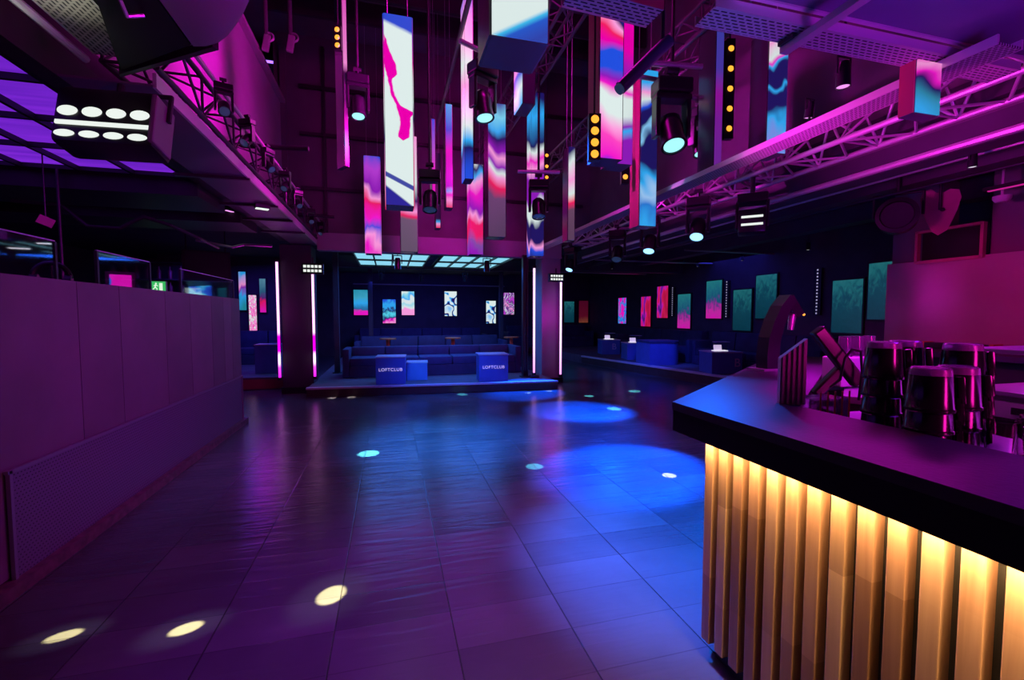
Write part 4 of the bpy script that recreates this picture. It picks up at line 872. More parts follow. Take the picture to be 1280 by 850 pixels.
for k, (x, lab) in enumerate(((-0.05, 'small orange-topped table between the sofa rows, left one'), (1.63, 'small orange-topped table between the sofa rows, middle one'), (3.25, 'small orange-topped table between the sofa rows, right one'))):
    t = thing('side_table', lab, 'table', (x, 12.1, 0.18), group='orange tables between the sofa rows')
    B().tube((0, 0, 0.73), (0, 0, 0.76), 0.21, 24).build('tabletop', M['orangetop'], t)
    B().tube((0, 0, 0.02), (0, 0, 0.73), 0.05, 12).build('leg', M['orangetop'], t)
    B().tube((0, 0, 0), (0, 0, 0.02), 0.16, 20).build('base', M['darkmetal'], t)
# right platform boxes
G2 = 'cube box tables'
bn = box_table('blue box table with a letter B nearest the bar on the right platform', (7.16, 8.55, 0.25), 0.68, 0.6, 0.46, None, 0, None, -12)
text('lettering', 'B', 0.26, M['letterdim'], bn.children[0], (0.22, -0.315, 0.24), (R(90), 0, 0))
bm_ = box_table('blue box table with a letter B in the middle of the right platform', (6.95, 11.9, 0.25), 0.6, 0.6, 0.46, None, 0, None, -12)
text('lettering', 'B', 0.28, M['letterdim'], bm_.children[0], (0.1, -0.305, 0.25), (R(90), 0, 0))
bf = box_table('blue box table with a letter B farthest on the right platform', (7.05, 13.7, 0.25), 0.6, 0.6, 0.46, None, 0, None, -12)
text('lettering', 'B', 0.28, M['letterdim'], bf.children[0], (0.1, -0.305, 0.25), (R(90), 0, 0))
pf = thing('pouf', 'big blue upholstered end block with one rounded corner on the right platform', 'pouf', (6.85, 10.55, 0.25), (0, 0, R(-8)))
pp = [(-0.38, -0.4)] + [(0.2 + 0.3 * math.sin(a), -0.1 - 0.3 * math.cos(a)) for a in [R(q * 15) for q in range(7)]] + [(0.5, 0.5), (-0.38, 0.5)]
B().prism(pp, 0.0, 0.56).build('base', M['boxblue'], pf, smooth=True)
B().prism([(x * 1.02, y * 1.02) for x, y in pp], 0.56, 0.62).build('cushion', M['sofa'], pf, smooth=True)
def menu_stand(label, loc, rz):
    t = thing('menu_stand', label, 'menu stand', loc, (0, 0, R(rz)), 'glowing menu stands on the box tables')
    B().box((0, 0, 0.008), (0.3, 0.16, 0.016)).build('base', M['white_dim'], t)
    B().box((-0.05, 0.0, 0.075), (0.17, 0.03, 0.12), (R(-10), 0, 0)).build('card', M['letter'], t)
    B().box((0.04, 0.02, 0.2), (0.32, 0.18, 0.012)).build('upper_tray', M['boxtop'], t)
    for s in (-0.1, 0.18): B().box((s, 0.06, 0.1), (0.012, 0.012, 0.2)).build('upright', M['darkmetal'], t)
    return t
menu_stand('small glowing white stand on the box table nearest the bar', (7.14, 8.55, 0.736), -12)
menu_stand('small glowing white stand on the middle box table of the right platform', (6.95, 11.9, 0.736), -12)
menu_stand('small glowing white stand on the farthest box table of the right platform', (7.05, 13.7, 0.736), -12)

# ------------------------------------------------------------------ WALL SCREENS
k18 = 18.1 / 15.0
def bscr(label, x0, x1, z0, z1, m):
    screen(label, ((x0 + x1) / 2 * k18, 18.14, 1.535 + ((z0 + z1) / 2 - 1.535) * k18), (x1 - x0) * k18, (z1 - z0) * k18, 0, m, 'portrait screens on the far walls')
mS1 = led('screen_cyan_pink_foot', [(0, HOT), (0.16, HOT), (0.24, (0.02, 0.12, 0.3)), (0.5, CYA), (0.7, (0.05, 0.4, 0.6)), (1, (0.02, 0.3, 0.45))], (3, 3, 3), 1.0, 0.35, 1.0, 2.0, 0.85, 0.95, -0.47)
mS2 = led('screen_cyan_splash', [(0, PINK), (0.12, HOT), (0.2, NAV), (0.42, (0.1, 0.75, 0.95)), (0.55, NAV), (0.62, CYA), (0.8, CYA), (1, BLU)], (4, 4, 3), 1.4, 0.6, 1.0, 5.0, 0.85, 0.92, -0.46)
bscr('cyan screen with pink foot, leftmost on the stage back wall', -1.08, -0.66, 1.54, 2.33, mS1)
bscr('lower cyan splash screen, second on the stage back wall', -0.21, 0.19, 1.28, 2.04, mS2)
bscr('white and cyan screen, third on the stage back wall', 0.38, 0.78, 1.54, 2.30, SCR_WHITE)
bscr('white and navy swirl screen in the middle of the stage back wall', 1.76, 2.16, 1.51, 2.32, SCR_BW)
bscr('lower white and navy screen with an arrow shape on the stage back wall', 3.16, 3.49, 1.26, 2.02, SCR_BW)
bscr('purple marble screen at the right end of the stage back wall', 3.77, 4.14, 1.56, 2.30, SCR_MARB)
bscr('small teal screen alone on the far wall right of the purple pillar', 5.99, 6.36, 1.28, 2.02, SCR_TEAL)
bscr('dull red screen in the far right corner of the back wall', 6.55, 6.9, 1.27, 2.05, SCR_DULLRED)
G3 = 'portrait screens on the right wall'
def rscr(label, y, z, h, m, w=None): screen(label, (8.36, y, z), w or 0.58, h, 90, m, G3)
rscr('teal screen nearest the bar, half hidden by the pink wall', 5.95, 1.96, 1.0, SCR_TEAL)
rscr('big teal screen left of the pink wall', 6.63, 1.70, 1.0, SCR_TEAL)
rscr('high teal screen behind the beer tap', 8.55, 1.96, 1.0, SCR_TEAL)
rscr('low teal screen left of the beer tap', 9.27, 1.66, 1.0, SCR_TEAL)
rscr('teal and pink screen with a feathery picture', 10.28, 1.95, 1.0, SCR_TEALPINK)
rscr('lower teal and pink screen with a diagonal white line', 11.54, 1.65, 1.0, SCR_TEALPINK)
rscr('red teal screen with a white diagonal line, high', 12.64, 1.95, 1.0, SCR_RED)
rscr('red and purple screen, second deepest on the right wall', 13.6, 1.66, 1.0, SCR_RED)
rscr('red purple screen deepest on the right wall', 15.2, 1.7, 0.95, SCR_PINKBLUE)
DOT = glow('dot_led', (0.55, 0.5, 0.85), 0.6)
for (y, z0, z1, lab) in ((9.8, 1.47, 2.42, 'vertical strip of tiny white dots between the teal screens'), (7.25, 1.54, 2.48, 'vertical strip of tiny white dots left of the big teal screen'), (12.1, 1.5, 2.4, 'vertical strip of tiny white dots between the red screens')):
    t = thing('dot_strip', lab, 'light', (8.36, y, z0))
    B().box((0.01, 0, (z1 - z0) / 2), (0.04, 0.16, z1 - z0)).build('backing', M['black'], t)
    g = B()
    for k in range(14): g.box((-0.014, 0, (k + 0.5) * (z1 - z0) / 14), (0.006, 0.028, 0.028))
    g.build('dots', DOT, t, kind='stuff')

# ------------------------------------------------------------------ RIGHT: pink wall behind the bar
struct('wall_back_bar', B().box((6.62, 2.6, 1.11), (0.2, 4.06, 2.22)), mat('back_bar_wall_paint', (0.42, 0.34, 0.37), 0.7, var=0.1, vs=1.5))
struct('wall_pier', B().box((6.75, 4.35, 2.72), (0.3, 0.55, 0.98)).box((6.75, 2.1, 2.72), (0.25, 3.0, 0.98)), mat('pier_paint', (0.2, 0.17, 0.19), 0.8))
wf = thing('wall_frame', 'pink-lit rectangular frame on top of the pink wall', 'frame', (6.5, 3.93, 2.39))
B().box((0, 0, -0.19), (0.06, 0.66, 0.035)).build('bottom_rail', M['pinkboard'], wf)
B().box((0, 0, 0.19), (0.06, 0.66, 0.03)).build('top_rail', M['pinkboard'], wf)
B().box((0, 0.33, 0), (0.06, 0.03, 0.40)).build('stile', M['pinkboard'], wf)
B().box((0, -0.33, 0), (0.06, 0.03, 0.40)).build('stile', M['pinkboard'], wf)
B().box((0.09, 0, 0), (0.02, 0.66, 0.38)).build('back_panel', M['black'], wf)
# heart-shaped board + round lamp
hs = thing('heart_board', 'pink heart-shaped flat board hanging under the low right ceiling', 'board', (5.82, 3.62, 2.68), (0, 0, R(-48)))
hpts = [(0.0, -0.27), (0.07, -0.22), (0.14, -0.02), (0.17, 0.12), (0.15, 0.20), (0.08, 0.22), (0.03, 0.19), (-0.03, 0.19), (-0.08, 0.24), (-0.14, 0.22), (-0.16, 0.13), (-0.13, -0.03), (-0.06, -0.22)]
B().prism(hpts, -0.012, 0.012, Matrix.Rotation(R(90), 4, 'X')).build('board', M['pinkboard'], hs)
B().tube((0, -0.03, 0.0), (0, -0.03, 0.5), 0.014).build('hanger', M['darkmetal'], hs)
B().sphere((0.02, -0.03, 0.0), 0.02).build('knob', M['darkmetal'], hs)
rl = thing('round_lamp', 'big round dark lamp housing beside the heart-shaped board', 'lamp', (5.44, 3.78, 2.62), (0, 0, R(-57)))
B().tube((0, -0.12, 0), (0, 0.12, 0), 0.18, 28).build('drum', M['black'], rl, smooth=True)
B().lathe([(0.18, 0), (0.19, 0.02), (0.15, 0.03), (0.14, 0)], seg=28, mtx=Matrix.Rotation(R(90), 4, 'X'), c=(0, -0.12, 0)).build('rim', M['black'], rl, smooth=True)
B().path([(-0.21, 0, 0), (-0.21, 0, 0.25), (0.21, 0, 0.25), (0.21, 0, 0)], 0.014).build('yoke', M['black'], rl)
B().tube((0, 0, 0.25), (0, 0, 0.6), 0.02).build('hanger', M['black'], rl)
sd = thing('smoke_detector', 'small round white detector under the right ceiling', 'detector', (6.3, 3.35, 2.78))
B().lathe([(0, -0.05), (0.05, -0.045), (0.075, -0.01), (0.075, 0.02), (0, 0.02)], seg=20).build('body', M['whiteplastic'], sd, smooth=True)
B().tube((0, 0, 0.02), (0, 0, 0.42), 0.012).build('stem', M['whiteplastic'], sd)
strip_lamp((6.2, 3.0, 2.86), (0, 0, R(90)), mat('pink_tube', (0.4, 0.1, 0.2), 0.4, emit=(0.7, 0.02, 0.35), es=0.6), 'thin pink strip lamp at the right edge under the ceiling', 0.9)
for (p, lab) in (([(6.0, 8.3, 2.90), (8.3, 8.3, 2.90)], 'horizontal pipe under the low right ceiling above the teal screens'), ([(4.9, 10.3, 2.90), (8.3, 10.3, 2.90)], 'horizontal pipe under the low right ceiling, second back'), ([(4.2, 13.5, 2.90), (8.3, 13.5, 2.90)], 'horizontal pipe under the low right ceiling at the far end'), ([(-1.2, 16.6, 2.62), (4.2, 16.6, 2.62)], 'thin bar across the rear of the stage ceiling')):
    tag(B().path(p, 0.02).build('pipe', M['steel'], smooth=True), lab, 'pipe')
mh = thing('money_tray', 'low dark tray on top of the dark ledge before the pink wall', 'tray', (6.42, 3.72, 1.13), (0, 0, R(0)))
B().box((0, 0, 0.04), (0.18, 0.62, 0.07), bev=0.01).build('body', M['black'], mh)
for s in (-1, 1): B().box((0, s * 0.33, 0.045), (0.16, 0.04, 0.08), bev=0.008).build('end_block', M['orangetop'], mh)
ld = thing('back_counter', 'dark long counter in front of the pink wall', 'counter', (6.17, 2.6, 0))
B().box((0, 0, 1.10), (0.66, 4.4, 0.06), bev=0.006).build('worktop', M['sofadark'], ld)
B().box((0.05, 0, 0.54), (0.5, 4.3, 1.08)).build('body', M['black'], ld)

# ------------------------------------------------------------------ BAR
XB, XI, HB = 1.21, 1.67, 1.15
u = Vector((0.797, 0.604)); n_ = Vector((0.604, -0.797))
oc = Vector((XB, 1.74))
endo = oc + 3.0 * u; endi = endo + 0.46 * n_
inn = Vector((XI, 1.51))
bar = thing('bar_counter', 'bar counter with black slab top and lit vertical wooden slats', 'bar', (0, 0, 0))
poly = [(XB, -1.6), (XB, oc.y), tuple(endo), tuple(endi), tuple(inn), (XI, -1.6)]
B().prism(poly, HB - 0.035, HB).build('worktop', M['slatebar'], bar)
ins = 0.004
B().prism([(XB + ins, -1.6), (XB + ins, oc.y - 0.002), tuple(endo + n_ * ins), tuple(endi - n_ * 0.05), (XI - 0.05, 1.50), (XI - 0.05, -1.6)], HB - 0.128, HB - 0.035).build('fascia', M['barblack'], bar)
# carcass
o2 = Vector((XB + 0.17, oc.y - 0.075 - 0.0))
def offs(d):   # outer corner pushed inwards by d
    return Vector((XB + d, oc.y + (d * u.y - d) / u.x + 0.0)) if False else Vector((XB + d, oc.y - d * (1 - u.y) / u.x))
cB = offs(0.165)
B().prism([(cB.x, -1.6), tuple(cB), tuple(cB + 2.9 * u), tuple(endi - n_ * 0.05 - u * 0.05), (XI - 0.03, 1.49), (XI - 0.03, -1.6)], 0.10, HB - 0.128).build('carcass', M['gap'], bar)
cK = offs(0.185)
B().prism([(cK.x, -1.6), tuple(cK), tuple(cK + 2.85 * u), tuple(cK + 2.85 * u + n_ * 0.2), (cK.x + 0.2, 1.45), (cK.x + 0.2, -1.6)], 0.0, 0.10).build('plinth', M['black'], bar)
# slats on the dance-floor face
cS = offs(0.125)
pitch, sw, sd_ = 0.084, 0.050, 0.05
y = cS.y - 0.03
WOODS = [wood('slat_wood', c0, c1, i * 1.37 + 0.3) for i, (c0, c1) in enumerate((((0.42, 0.22, 0.12), (0.58, 0.34, 0.20)), ((0.46, 0.26, 0.15), (0.62, 0.38, 0.23)), ((0.36, 0.18, 0.10), (0.50, 0.28, 0.16)), ((0.50, 0.30, 0.17), (0.66, 0.42, 0.26))))]
k = 0
while y > -0.9:
    B().box((cS.x + sd_ / 2, y, (0.085 + HB - 0.128) / 2), (sd_, sw, HB - 0.128 - 0.085), bev=0.004).build('slat', WOODS[(k * 7 + k // 3) % 4], bar)
    y -= pitch; k += 1
s_ = 0.06
while s_ < 2.7:
    c = cS + u * s_ + n_ * (sd_ / 2)
    B().box((c.x, c.y, (0.085 + HB - 0.128) / 2), (sw, sd_, HB - 0.128 - 0.085), (0, 0, math.atan2(u.y, u.x)), bev=0.004).build('slat', WOODS[k % 4], bar)
    s_ += pitch; k += 1
# warm LED strip tucked under the overhang
B().box((XB + 0.088, 0.35, HB - 0.134), (0.012, 2.6, 0.01)).build('led_strip', M['warm'], bar)

# beer tap
tp = thing('beer_tap', 'tall curved dark beer tap column on the far arm of the bar', 'tap', (2.58, 2.60, HB))
path = [((0.0, 0), 0.055), ((-0.005, 0.10), 0.052), ((0.005, 0.22), 0.05), ((0.04, 0.33), 0.046), ((0.09, 0.43), 0.042), ((0.15, 0.51), 0.03)]
rings = []
for i, ((x, z), w) in enumerate(path):
    a = path[max(0, i - 1)][0]; b_ = path[min(len(path) - 1, i + 1)][0]
    tx, tz = b_[0] - a[0], b_[1] - a[1]; l = math.hypot(tx, tz); nx, nz = -tz / l, tx / l
    rings.append([(x + nx * w, -0.05, z + nz * w), (x - nx * w, -0.05, z - nz * w), (x - nx * w, 0.05, z - nz * w), (x + nx * w, 0.05, z + nz * w)])
B().loft(rings).build('column', M['blackgloss'], tp)
B().loft([[(0.155, -0.045, 0.53), (0.155, 0.045, 0.53), (0.11, 0.045, 0.45), (0.11, -0.045, 0.45)], [(0.27, -0.035, 0.40), (0.27, 0.035, 0.40), (0.22, 0.035, 0.37), (0.22, -0.035, 0.37)]]).build('spout_head', M['blackgloss'], tp)
B().tube((0.20, 0, 0.40), (0.185, 0, 0.28), 0.026, 14, 0.02).build('spout', M['steel'], tp, smooth=True)
B().sphere((0.268, -0.03, 0.39), 0.009).build('indicator', M['amber'], tp)
B().box((0.02, 0, 0.006), (0.26, 0.16, 0.012)).build('base_plate', M['steel'], tp)
# menu holder
mhd = thing('menu_holder', 'ribbed steel holder with slanted blue top on the bar corner', 'holder', (1.70, 1.60, HB), (0, 0, R(-28)))
hh0, hh1 = 0.20, 0.285
pts4 = [(-0.05, -0.055), (0.05, -0.055), (0.05, -0.02), (-0.05, -0.02)]
B().loft([[(x, y_, 0.0) for x, y_ in pts4], [(-0.05, -0.055, hh0), (0.05, -0.055, hh1), (0.05, -0.02, hh1), (-0.05, -0.02, hh0)]]).build('body', M['holder'], mhd)
for k in range(5): B().box((-0.04 + k * 0.02, -0.058, (hh0 + (hh1 - hh0) * (0.1 + k * 0.2)) / 2), (0.008, 0.008, hh0 + (hh1 - hh0) * (0.1 + k * 0.2) - 0.01)).build('rib', M['holder'], mhd)
# bar service ledge behind the bar top
lg = thing('service_ledge', 'steel service ledge just behind the bar top', 'counter', (0, 0, 0))
B().box((2.0, 0.55, 1.04), (0.62, 2.3, 0.04), bev=0.004).build('worktop', M['steel'], lg)
B().box((2.0, 0.55, 0.51), (0.56, 2.2, 1.02)).build('body', M['black'], lg)
lg2 = thing('service_ledge', 'lit steel drainer counter inside the far arm of the bar', 'counter', (3.05, 2.15, 0), (0, 0, math.atan2(u.y, u.x)))
B().box((0.2, -0.05, 1.07), (1.7, 0.5, 0.04), bev=0.004).build('worktop', M['steel'], lg2)
B().box((0.2, -0.05, 0.52), (1.64, 0.44, 1.05)).build('body', M['black'], lg2)
# wire rack with amber straws
wr = thing('straw_rack', 'clear rack of thin amber rods behind the steel holder', 'rack', (1.86, 1.58, 1.06))
B().box((0, 0, 0.06), (0.2, 0.12, 0.10), bev=0.01).build('tray', M['smoke'], wr)
for k in range(5): B().tube((-0.08 + k * 0.04, -0.07, 0.0), (-0.08 + k * 0.04, -0.07, 0.145), 0.0035).build('rod', M['orangetop'], wr)
# card terminal on its stand
te = thing('payment_terminal', 'dark payment terminal crossed on an angled stand with a cable', 'terminal', (2.16, 1.75, 1.06), (0, 0, R(-20)))
B().box((0.0, 0, 0.27), (0.065, 0.05, 0.34), (0, R(-38), 0), bev=0.01).build('handset', M['black_plastic'], te)
B().box((-0.01, 0.02, 0.16), (0.05, 0.04, 0.24), (0, R(42), 0), bev=0.01).build('stand', M['black_plastic'], te)
B().box((-0.02, 0.03, 0.0), (0.14, 0.12, 0.02), bev=0.005).build('base', M['black_plastic'], te)
B().path([(-0.06, -0.05, 0.12), (-0.02, -0.06, 0.16), (0.0, -0.06, 0.27), (0.03, -0.06, 0.31), (0.07, -0.06, 0.30), (0.08, -0.06, 0.2), (0.07, -0.06, 0.06)], 0.006).build('cable', M['black_plastic'], te)
# three upside-down glasses on a light block
blk = thing('glass_tray', 'pale lit block carrying three upturned glasses', 'tray', (2.80, 2.16, 1.09), (0, 0, R(0)))
B().box((0, 0, 0.10), (0.36, 0.13, 0.18), bev=0.01).build('body', M['whiteplastic'], blk)
G4 = 'upturned glasses on the pale block'
g0 = None
for k, lab in enumerate(('upturned glass on the pale block, first from the payment terminal', 'upturned glass on the pale block, middle of three', 'upturned glass on the pale block, nearest the black tumblers')):
    g = thing('drinking_glass', lab, 'glass', (2.72 + k * 0.098, 2.16, 1.281), group=G4)
    B().lathe([(0, 0.125), (0.032, 0.125), (0.04, 0.0), (0.037, 0.0), (0.029, 0.115), (0, 0.115)], seg=20).build('cup', M['smoke'], g, smooth=True)
# nested stacks of dark tumblers
def tumbler_mesh():
    b = B().lathe([(0.066, 0), (0.0695, 0.004), (0.0695, 0.012), (0.066, 0.016), (0.0585, 0.125), (0, 0.125), (0, 0.121), (0.0565, 0.121), (0.063, 0.0), (0.066, 0)], seg=28)
    return b
tproto = None
ORD = ['lowest', 'second', 'third', 'topmost']
def stack(x, y, nn, lean, where):
    global tproto
    for k in range(nn):
        z = 1.062 + k * 0.072
        nm = (ORD[:nn - 1] + ['topmost'])[k] if nn > 1 else 'single'
        lab = '%s dark tumbler in the upturned stack %s' % (nm, where)
        if tproto is None:
            tproto = thing('tumbler', lab, 'tumbler', (x, y, z), group='stacked dark tumblers behind the bar')
            tumbler_mesh().build('cup', M['tumbler'], tproto, smooth=True)
            B().lathe([(0, 0.125), (0.058, 0.125), (0.0555, 0.146), (0.050, 0.151), (0, 0.151)], seg=28).build('base_band', M['smokeband'], tproto, smooth=True, label='translucent purple base band')
            B().box((0.083, 0, 0.075), (0.022, 0.022, 0.095), (0, R(-5), 0), bev=0.006).build('handle', M['tumbler'], tproto, smooth=True)
            tproto.rotation_euler = (0, 0, R(-35))
        else:
            dup(tproto, (x + lean * k, y, z), (0, 0, R(-35)), lab)
stack(1.93, 1.37, 4, 0.0, 'closest to the payment terminal')
stack(2.09, 1.40, 4, 0.0, 'behind and between the front ones')
stack(1.79, 1.115, 3, 0.0, 'nearest the bar edge')
stack(1.93, 1.12, 3, 0.0, 'right beside the one nearest the bar edge')
stack(2.10, 1.20, 4, -0.004, 'farthest right')
# sparkling glasses at the right frame edge
gk = 0
for (x, y) in ((1.92, 0.99), (2.02, 0.96), (1.90, 0.88), (2.01, 0.86), (2.12, 1.0)):
    lab = 'clear glass %s' % ['beside the far right tumbler stack', 'second along from the tumbler stacks', 'at the picture edge close to the bar top', 'at the picture edge behind the front glass', 'tucked behind the others near the till'][gk]
    g = thing('drinking_glass', lab, 'glass', (x, y, 1.061), group='clear glasses at the right end of the bar')
    B().lathe([(0, 0), (0.034, 0), (0.042, 0.13), (0.039, 0.13), (0.031, 0.008), (0, 0.008)], seg=20).build('cup', M['glass'], g, smooth=True)
    gk += 1
# back bar unit with lit recess
bb = thing('back_bar_unit', 'steel back bar unit with a glowing purple recess', 'cabinet', (2.95, 0.75, 0))
B().box((0, 0, 1.375), (0.7, 1.5, 0.02), bev=0.003).build('top_shelf', M['steel'], bb)
B().box((0.30, 0, 1.28), (0.04, 1.5, 0.17)).build('back_panel', M['alu'], bb)
B().box((0, 0, 1.19), (0.7, 1.5, 0.02), bev=0.003).build('lower_shelf', M['steel'], bb)
B().box((-0.33, 0, 1.12), (0.03, 1.5, 0.07)).build('front_strip', mat('till_strip', (0.6, 0.6, 0.65), 0.4), bb)
B().box((-0.349, 0.48, 1.12), (0.008, 0.16, 0.03)).build('display', M['black'], bb)
B().box((0, 0, 0.54), (0.66, 1.48, 1.08)).build('body', M['black'], bb)
B().box((0, -0.74, 1.28), (0.66, 0.02, 0.17)).build('side_panel', M['alu'], bb)

# ------------------------------------------------------------------ LIGHT
def look(o, target):
    d = Vector(target) - Vector(o.location)
    o.rotation_euler = d.to_track_quat('-Z', 'Y').to_euler()
def spot(loc, target, power, col, ang, blend=0.5, rad=0.05):
    l = bpy.data.lights.new('spot', 'SPOT'); l.energy = power; l.color = col; l.spot_size = R(ang); l.spot_blend = blend; l.shadow_soft_size = rad
    o = bpy.data.objects.new('stage_and_fill_spot', l); COL.objects.link(o); o.location = loc; look(o, target)
    return o
def point(loc, power, col, rad=0.3):
    l = bpy.data.lights.new('point', 'POINT'); l.energy = power; l.color = col; l.shadow_soft_size = rad
    o = bpy.data.objects.new('stage_glow', l); COL.objects.link(o); o.location = loc
    return o
def area(loc, target, power, col, sx, sy):
    l = bpy.data.lights.new('area', 'AREA'); l.energy = power; l.color = col; l.shape = 'RECTANGLE'; l.size = sx; l.size_y = sy
    o = bpy.data.objects.new('wash_and_fill_light', l); COL.objects.link(o); o.location = loc; look(o, target)
    return o
MG = (1.0, 0.004, 0.66); PU = (0.42, 0.06, 1.0); BL = (0.0, 0.075, 1.0); CY = (0.15, 0.9, 1.0)
# blue pools on the floor
spot((3.72, 4.88, 2.42), (2.35, 4.05, 0), 8000, BL, 34, 0.55)
spot((3.75, 6.0, 2.42), (3.0, 6.6, 0), 6000, BL, 38, 0.6)
spot((3.78, 9.1, 2.45), (2.6, 8.5, 0), 4500, BL, 34, 0.7)
spot((1.25, 3.5, 3.3), (1.85, 2.5, 0), 4800, (0.0, 0.14, 1.0), 42, 0.9)
spot((3.82, 7.0, 2.42), (2.4, 5.6, 0), 1800, BL, 50, 0.9)
spot((0.5, 6.0, 2.85), (0.7, 5.6, 0), 1300, (0.0, 0.20, 1.0), 58, 1.0)
# sharp cyan and white dots on the floor
def dot(src, tgt, diam, power, col, blend=0.35):
    d = (Vector(tgt) - Vector(src)).length
    spot(src, tgt, power * d * d, col, 2 * math.degrees(math.atan(diam / 2 / d)), blend, 0.004)
dot((-0.34, 6.0, 3.9), (-0.25, 5.19, 0), 0.25, 800, CY)
dot((1.05, 4.9, 3.6), (1.4, 4.3, 0), 0.19, 420, (0.1, 0.75, 1.0))
dot((3.35, 4.2, 3.25), (3.54, 6.66, 0), 0.24, 700, CY)
dot((3.85, 7.0, 2.4), (3.64, 7.85, 0), 0.2, 350, CY)
dot((3.85, 7.0, 2.4), (4.76, 8.11, 0), 0.25, 350, CY)
dot((2.09, 6.1, 2.85), (1.34, 8.65, 0), 0.2, 350, CY)
dot((3.85, 9.1, 2.4), (2.62, 8.49, 0), 0.14, 350, (0.6, 0.9, 1.0))
dot((3.85, 9.1, 2.4), (3.1, 8.6, 0), 0.14, 350, (0.8, 0.9, 1.0))
dot((2.78, 3.85, 3.1), (2.57, 3.72, 0), 0.14, 600, (0.9, 0.95, 1.0))
dot((-1.42, 9.35, 2.3), (-1.06, 8.9, 0), 0.16, 200, (1, 0.85, 0.9))
dot((-1.42, 9.35, 2.3), (-0.71, 8.88, 0), 0.16, 200, (1, 0.85, 0.8))
for (src, tx, ty, dm, pw) in (((2.55, 3.8, 3.0), -1.53, 2.575, 0.085, 800), ((2.55, 3.8, 3.0), -0.985, 2.48, 0.10, 800), ((1.0, 4.9, 3.55), -0.33, 2.58, 0.16, 800)):
    dot(src, (tx, ty, 0), dm, pw, (1.0, 0.86, 0.40), 0.5)
    dot(src, (tx, ty, 0), dm * 3.0, 22, (0.6, 0.6, 1.0), 1.0)
# magenta washes in the high well
spot((1.0, 5.4, 4.0), (-2.0, 5.9, 4.5), 1050, (1.0, 0.002, 0.75), 95, 1.0, 0.3)
spot((0.8, 5.6, 4.2), (3.9, 5.2, 3.3), 900, (1.0, 0.015, 0.85), 75, 1.0, 0.2)
spot((2.3, 3.2, 2.3), (3.9, 2.6, 3.2), 240, (1.0, 0.02, 0.8), 90, 1.0, 0.2)
for yy in (4.6, 6.0, 7.5):
    spot((-0.85, yy, 2.7), (-1.36, yy + 0.4, 2.97), 7, (1.0, 0.005, 0.85), 100, 1.0, 0.05)  # small added spots without fixtures, brighten the left channel flange
spot((-1.2, 7.4, 2.5), (-1.6, 7.9, 2.92), 10, (0.75, 0.01, 1.0), 80, 1.0, 0.05)
spot((1.2, 6.5, 3.8), (1.2, 9.9, 4.8), 110, MG, 110, 1.0, 0.3)
spot((1.2, 7.6, 3.2), (1.2, 9.7, 3.05), 80, (1.0, 0.01, 0.7), 110, 1.0, 0.2)
point((1.2, 4.0, 5.9), 110, MG, 0.4)
spot((2.4, 0.8, 2.2), (2.9, 2.0, 3.05), 70, (0.28, 0.02, 1.0), 110, 1.0, 0.2)
spot((1.5, 1.3, 2.3), (1.75, 2.02, 3.03), 25, (0.0, 0.12, 1.0), 45, 1.0, 0.1)  # added blue spot, no fixture, tints the left end of the tray
spot((-0.85, 3.2, 2.7), (-1.36, 3.9, 2.96), 9, (1.0, 0.005, 0.85), 75, 1.0, 0.05)  # added close spot to lift the near end of the channel flange
spot((0.4, 1.5, 2.2), (-0.6, 2.2, 2.9), 60, (0.75, 0.005, 0.85), 60, 1.0, 0.1)  # added spot, unseen, colours the curved side of the big speaker
spot((-1.5, 2.75, 2.72), (-1.49, 2.6, 3.04), 2.5, (0.9, 0.95, 0.8), 120, 1.0, 0.05)
# purple fill on the booth and foreground floor
spot((1.3, 3.6, 2.9), (-2.05, 5.0, 1.2), 180, (0.85, 0.0, 1.0), 85, 1.0, 0.4)
spot((0.9, 2.6, 3.4), (0.5, 2.3, 0), 560, (0.42, 0.03, 1.0), 62, 1.0, 0.4)
# pink glow left of the stage pillar
point((-2.3, 9.3, 1.6), 5, (0.9, 0.01, 0.8), 0.2)
point((3.4, 9.3, 1.5), 6, (0.9, 0.01, 0.8), 0.2)
# stage blue
area((0.1, 11.2, 2.7), (0.1, 11.4, 0), 60, (0.02, 0.14, 1.0), 1.4, 2.2)
area((1.9, 11.2, 2.7), (1.9, 11.4, 0), 60, (0.02, 0.14, 1.0), 1.4, 2.2)
spot((1.2, 7.4, 2.9), (1.1, 9.5, 0.3), 600, (0.01, 0.09, 1.0), 60, 0.9, 0.15)
area((1.2, 14.8, 2.7), (1.2, 15.6, 0), 60, (0.04, 0.06, 1.0), 3.5, 1.5)
area((6.9, 9.5, 2.8), (7.2, 9.5, 0), 36, (0.05, 0.05, 1.0), 1.8, 6.0)
spot((5.5, 9.0, 2.8), (6.9, 10.5, 0.4), 420, (0.02, 0.06, 1.0), 45, 0.8, 0.1)
area((-3.6, 12.0, 2.8), (-3.4, 12.2, 0), 45, (0.10, 0.04, 1.0), 1.5, 2.0)
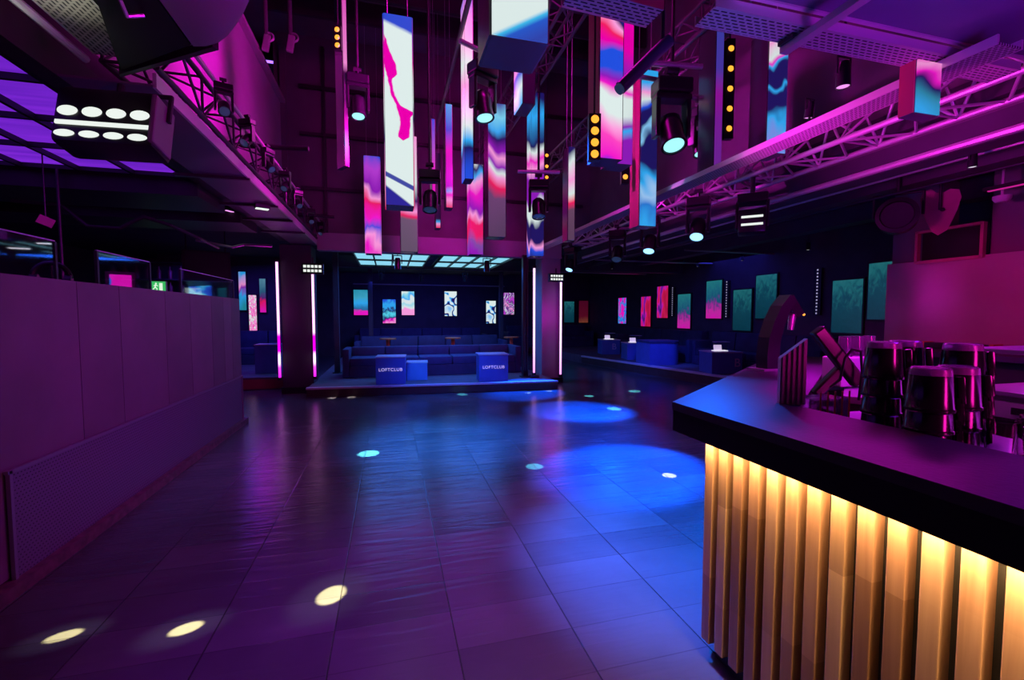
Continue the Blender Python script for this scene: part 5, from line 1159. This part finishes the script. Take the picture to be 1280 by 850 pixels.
# bar
area((XB + 0.085, 0.35, HB - 0.141), (XB + 0.17, 0.35, HB - 0.31), 30, (1.0, 0.62, 0.28), 2.7, 0.02)
spot((3.2, 1.2, 2.6), (2.2, 1.7, 1.1), 55, (0.16, 0.005, 1.0), 100, 1.0, 0.1)
spot((2.9, 3.6, 2.6), (1.25, 1.8, 1.15), 260, (0.0, 0.12, 1.0), 26, 1.0, 0.1)  # added blue spot without a fixture, aimed at the bar corner
area((2.95, 0.75, 1.36), (2.95, 0.75, 1.2), 8, (0.75, 0.03, 1.0), 0.5, 1.3)
area((2.5, -0.45, 1.66), (1.95, 1.2, 1.27), 22, (1.0, 0.01, 0.46), 0.42, 0.6)  # unseen area lamp, added and shaped for pink highlights on the tumblers
area((2.7, 2.0, 1.95), (2.75, 2.05, 1.0), 12, (0.95, 0.01, 0.85), 0.8, 0.3)  # added unseen area lamp over the drainer, brightens its steel
spot((4.7, 3.1, 2.0), (6.5, 3.4, 1.5), 38, (1.0, 0.0, 0.28), 80, 1.0, 0.2)
spot((4.9, 3.6, 2.1), (6.5, 3.93, 2.35), 14, (1.0, 0.0, 0.3), 40, 1.0, 0.1)
spot((3.5, 3.1, 2.2), (2.85, 2.45, 1.12), 80, (0.8, 0.005, 1.0), 55, 1.0, 0.1)
spot((2.5, 0.7, 1.75), (1.75, 1.57, 1.28), 5, (1.0, 0.01, 0.5), 14, 0.6, 0.02)  # added pink spot, no fixture, lights the right edge of the holder
spot((2.3, 1.2, 2.2), (1.68, 1.6, 1.25), 6, (0.4, 0.1, 1.0), 18, 0.8, 0.05)  # second added spot that brightens the holder
spot((3.0, 2.6, 1.9), (3.2, 2.6, 1.12), 14, (1.0, 0.01, 0.95), 80, 1.0, 0.05)  # added magenta spot, no lamp there, lifts the counter right of the tap
spot((0.9, 8.2, 2.6), (0.6, 9.6, 0.38), 260, (0.02, 0.38, 1.0), 12, 0.7, 0.05)  # added spot without a fixture, brightens the low cube on the stage
w = bpy.data.worlds.new('world'); w.use_nodes = True
w.node_tree.nodes['Background'].inputs['Color'].default_value = (0.01, 0.003, 0.02, 1)
w.node_tree.nodes['Background'].inputs['Strength'].default_value = 0.3
sc.world = w
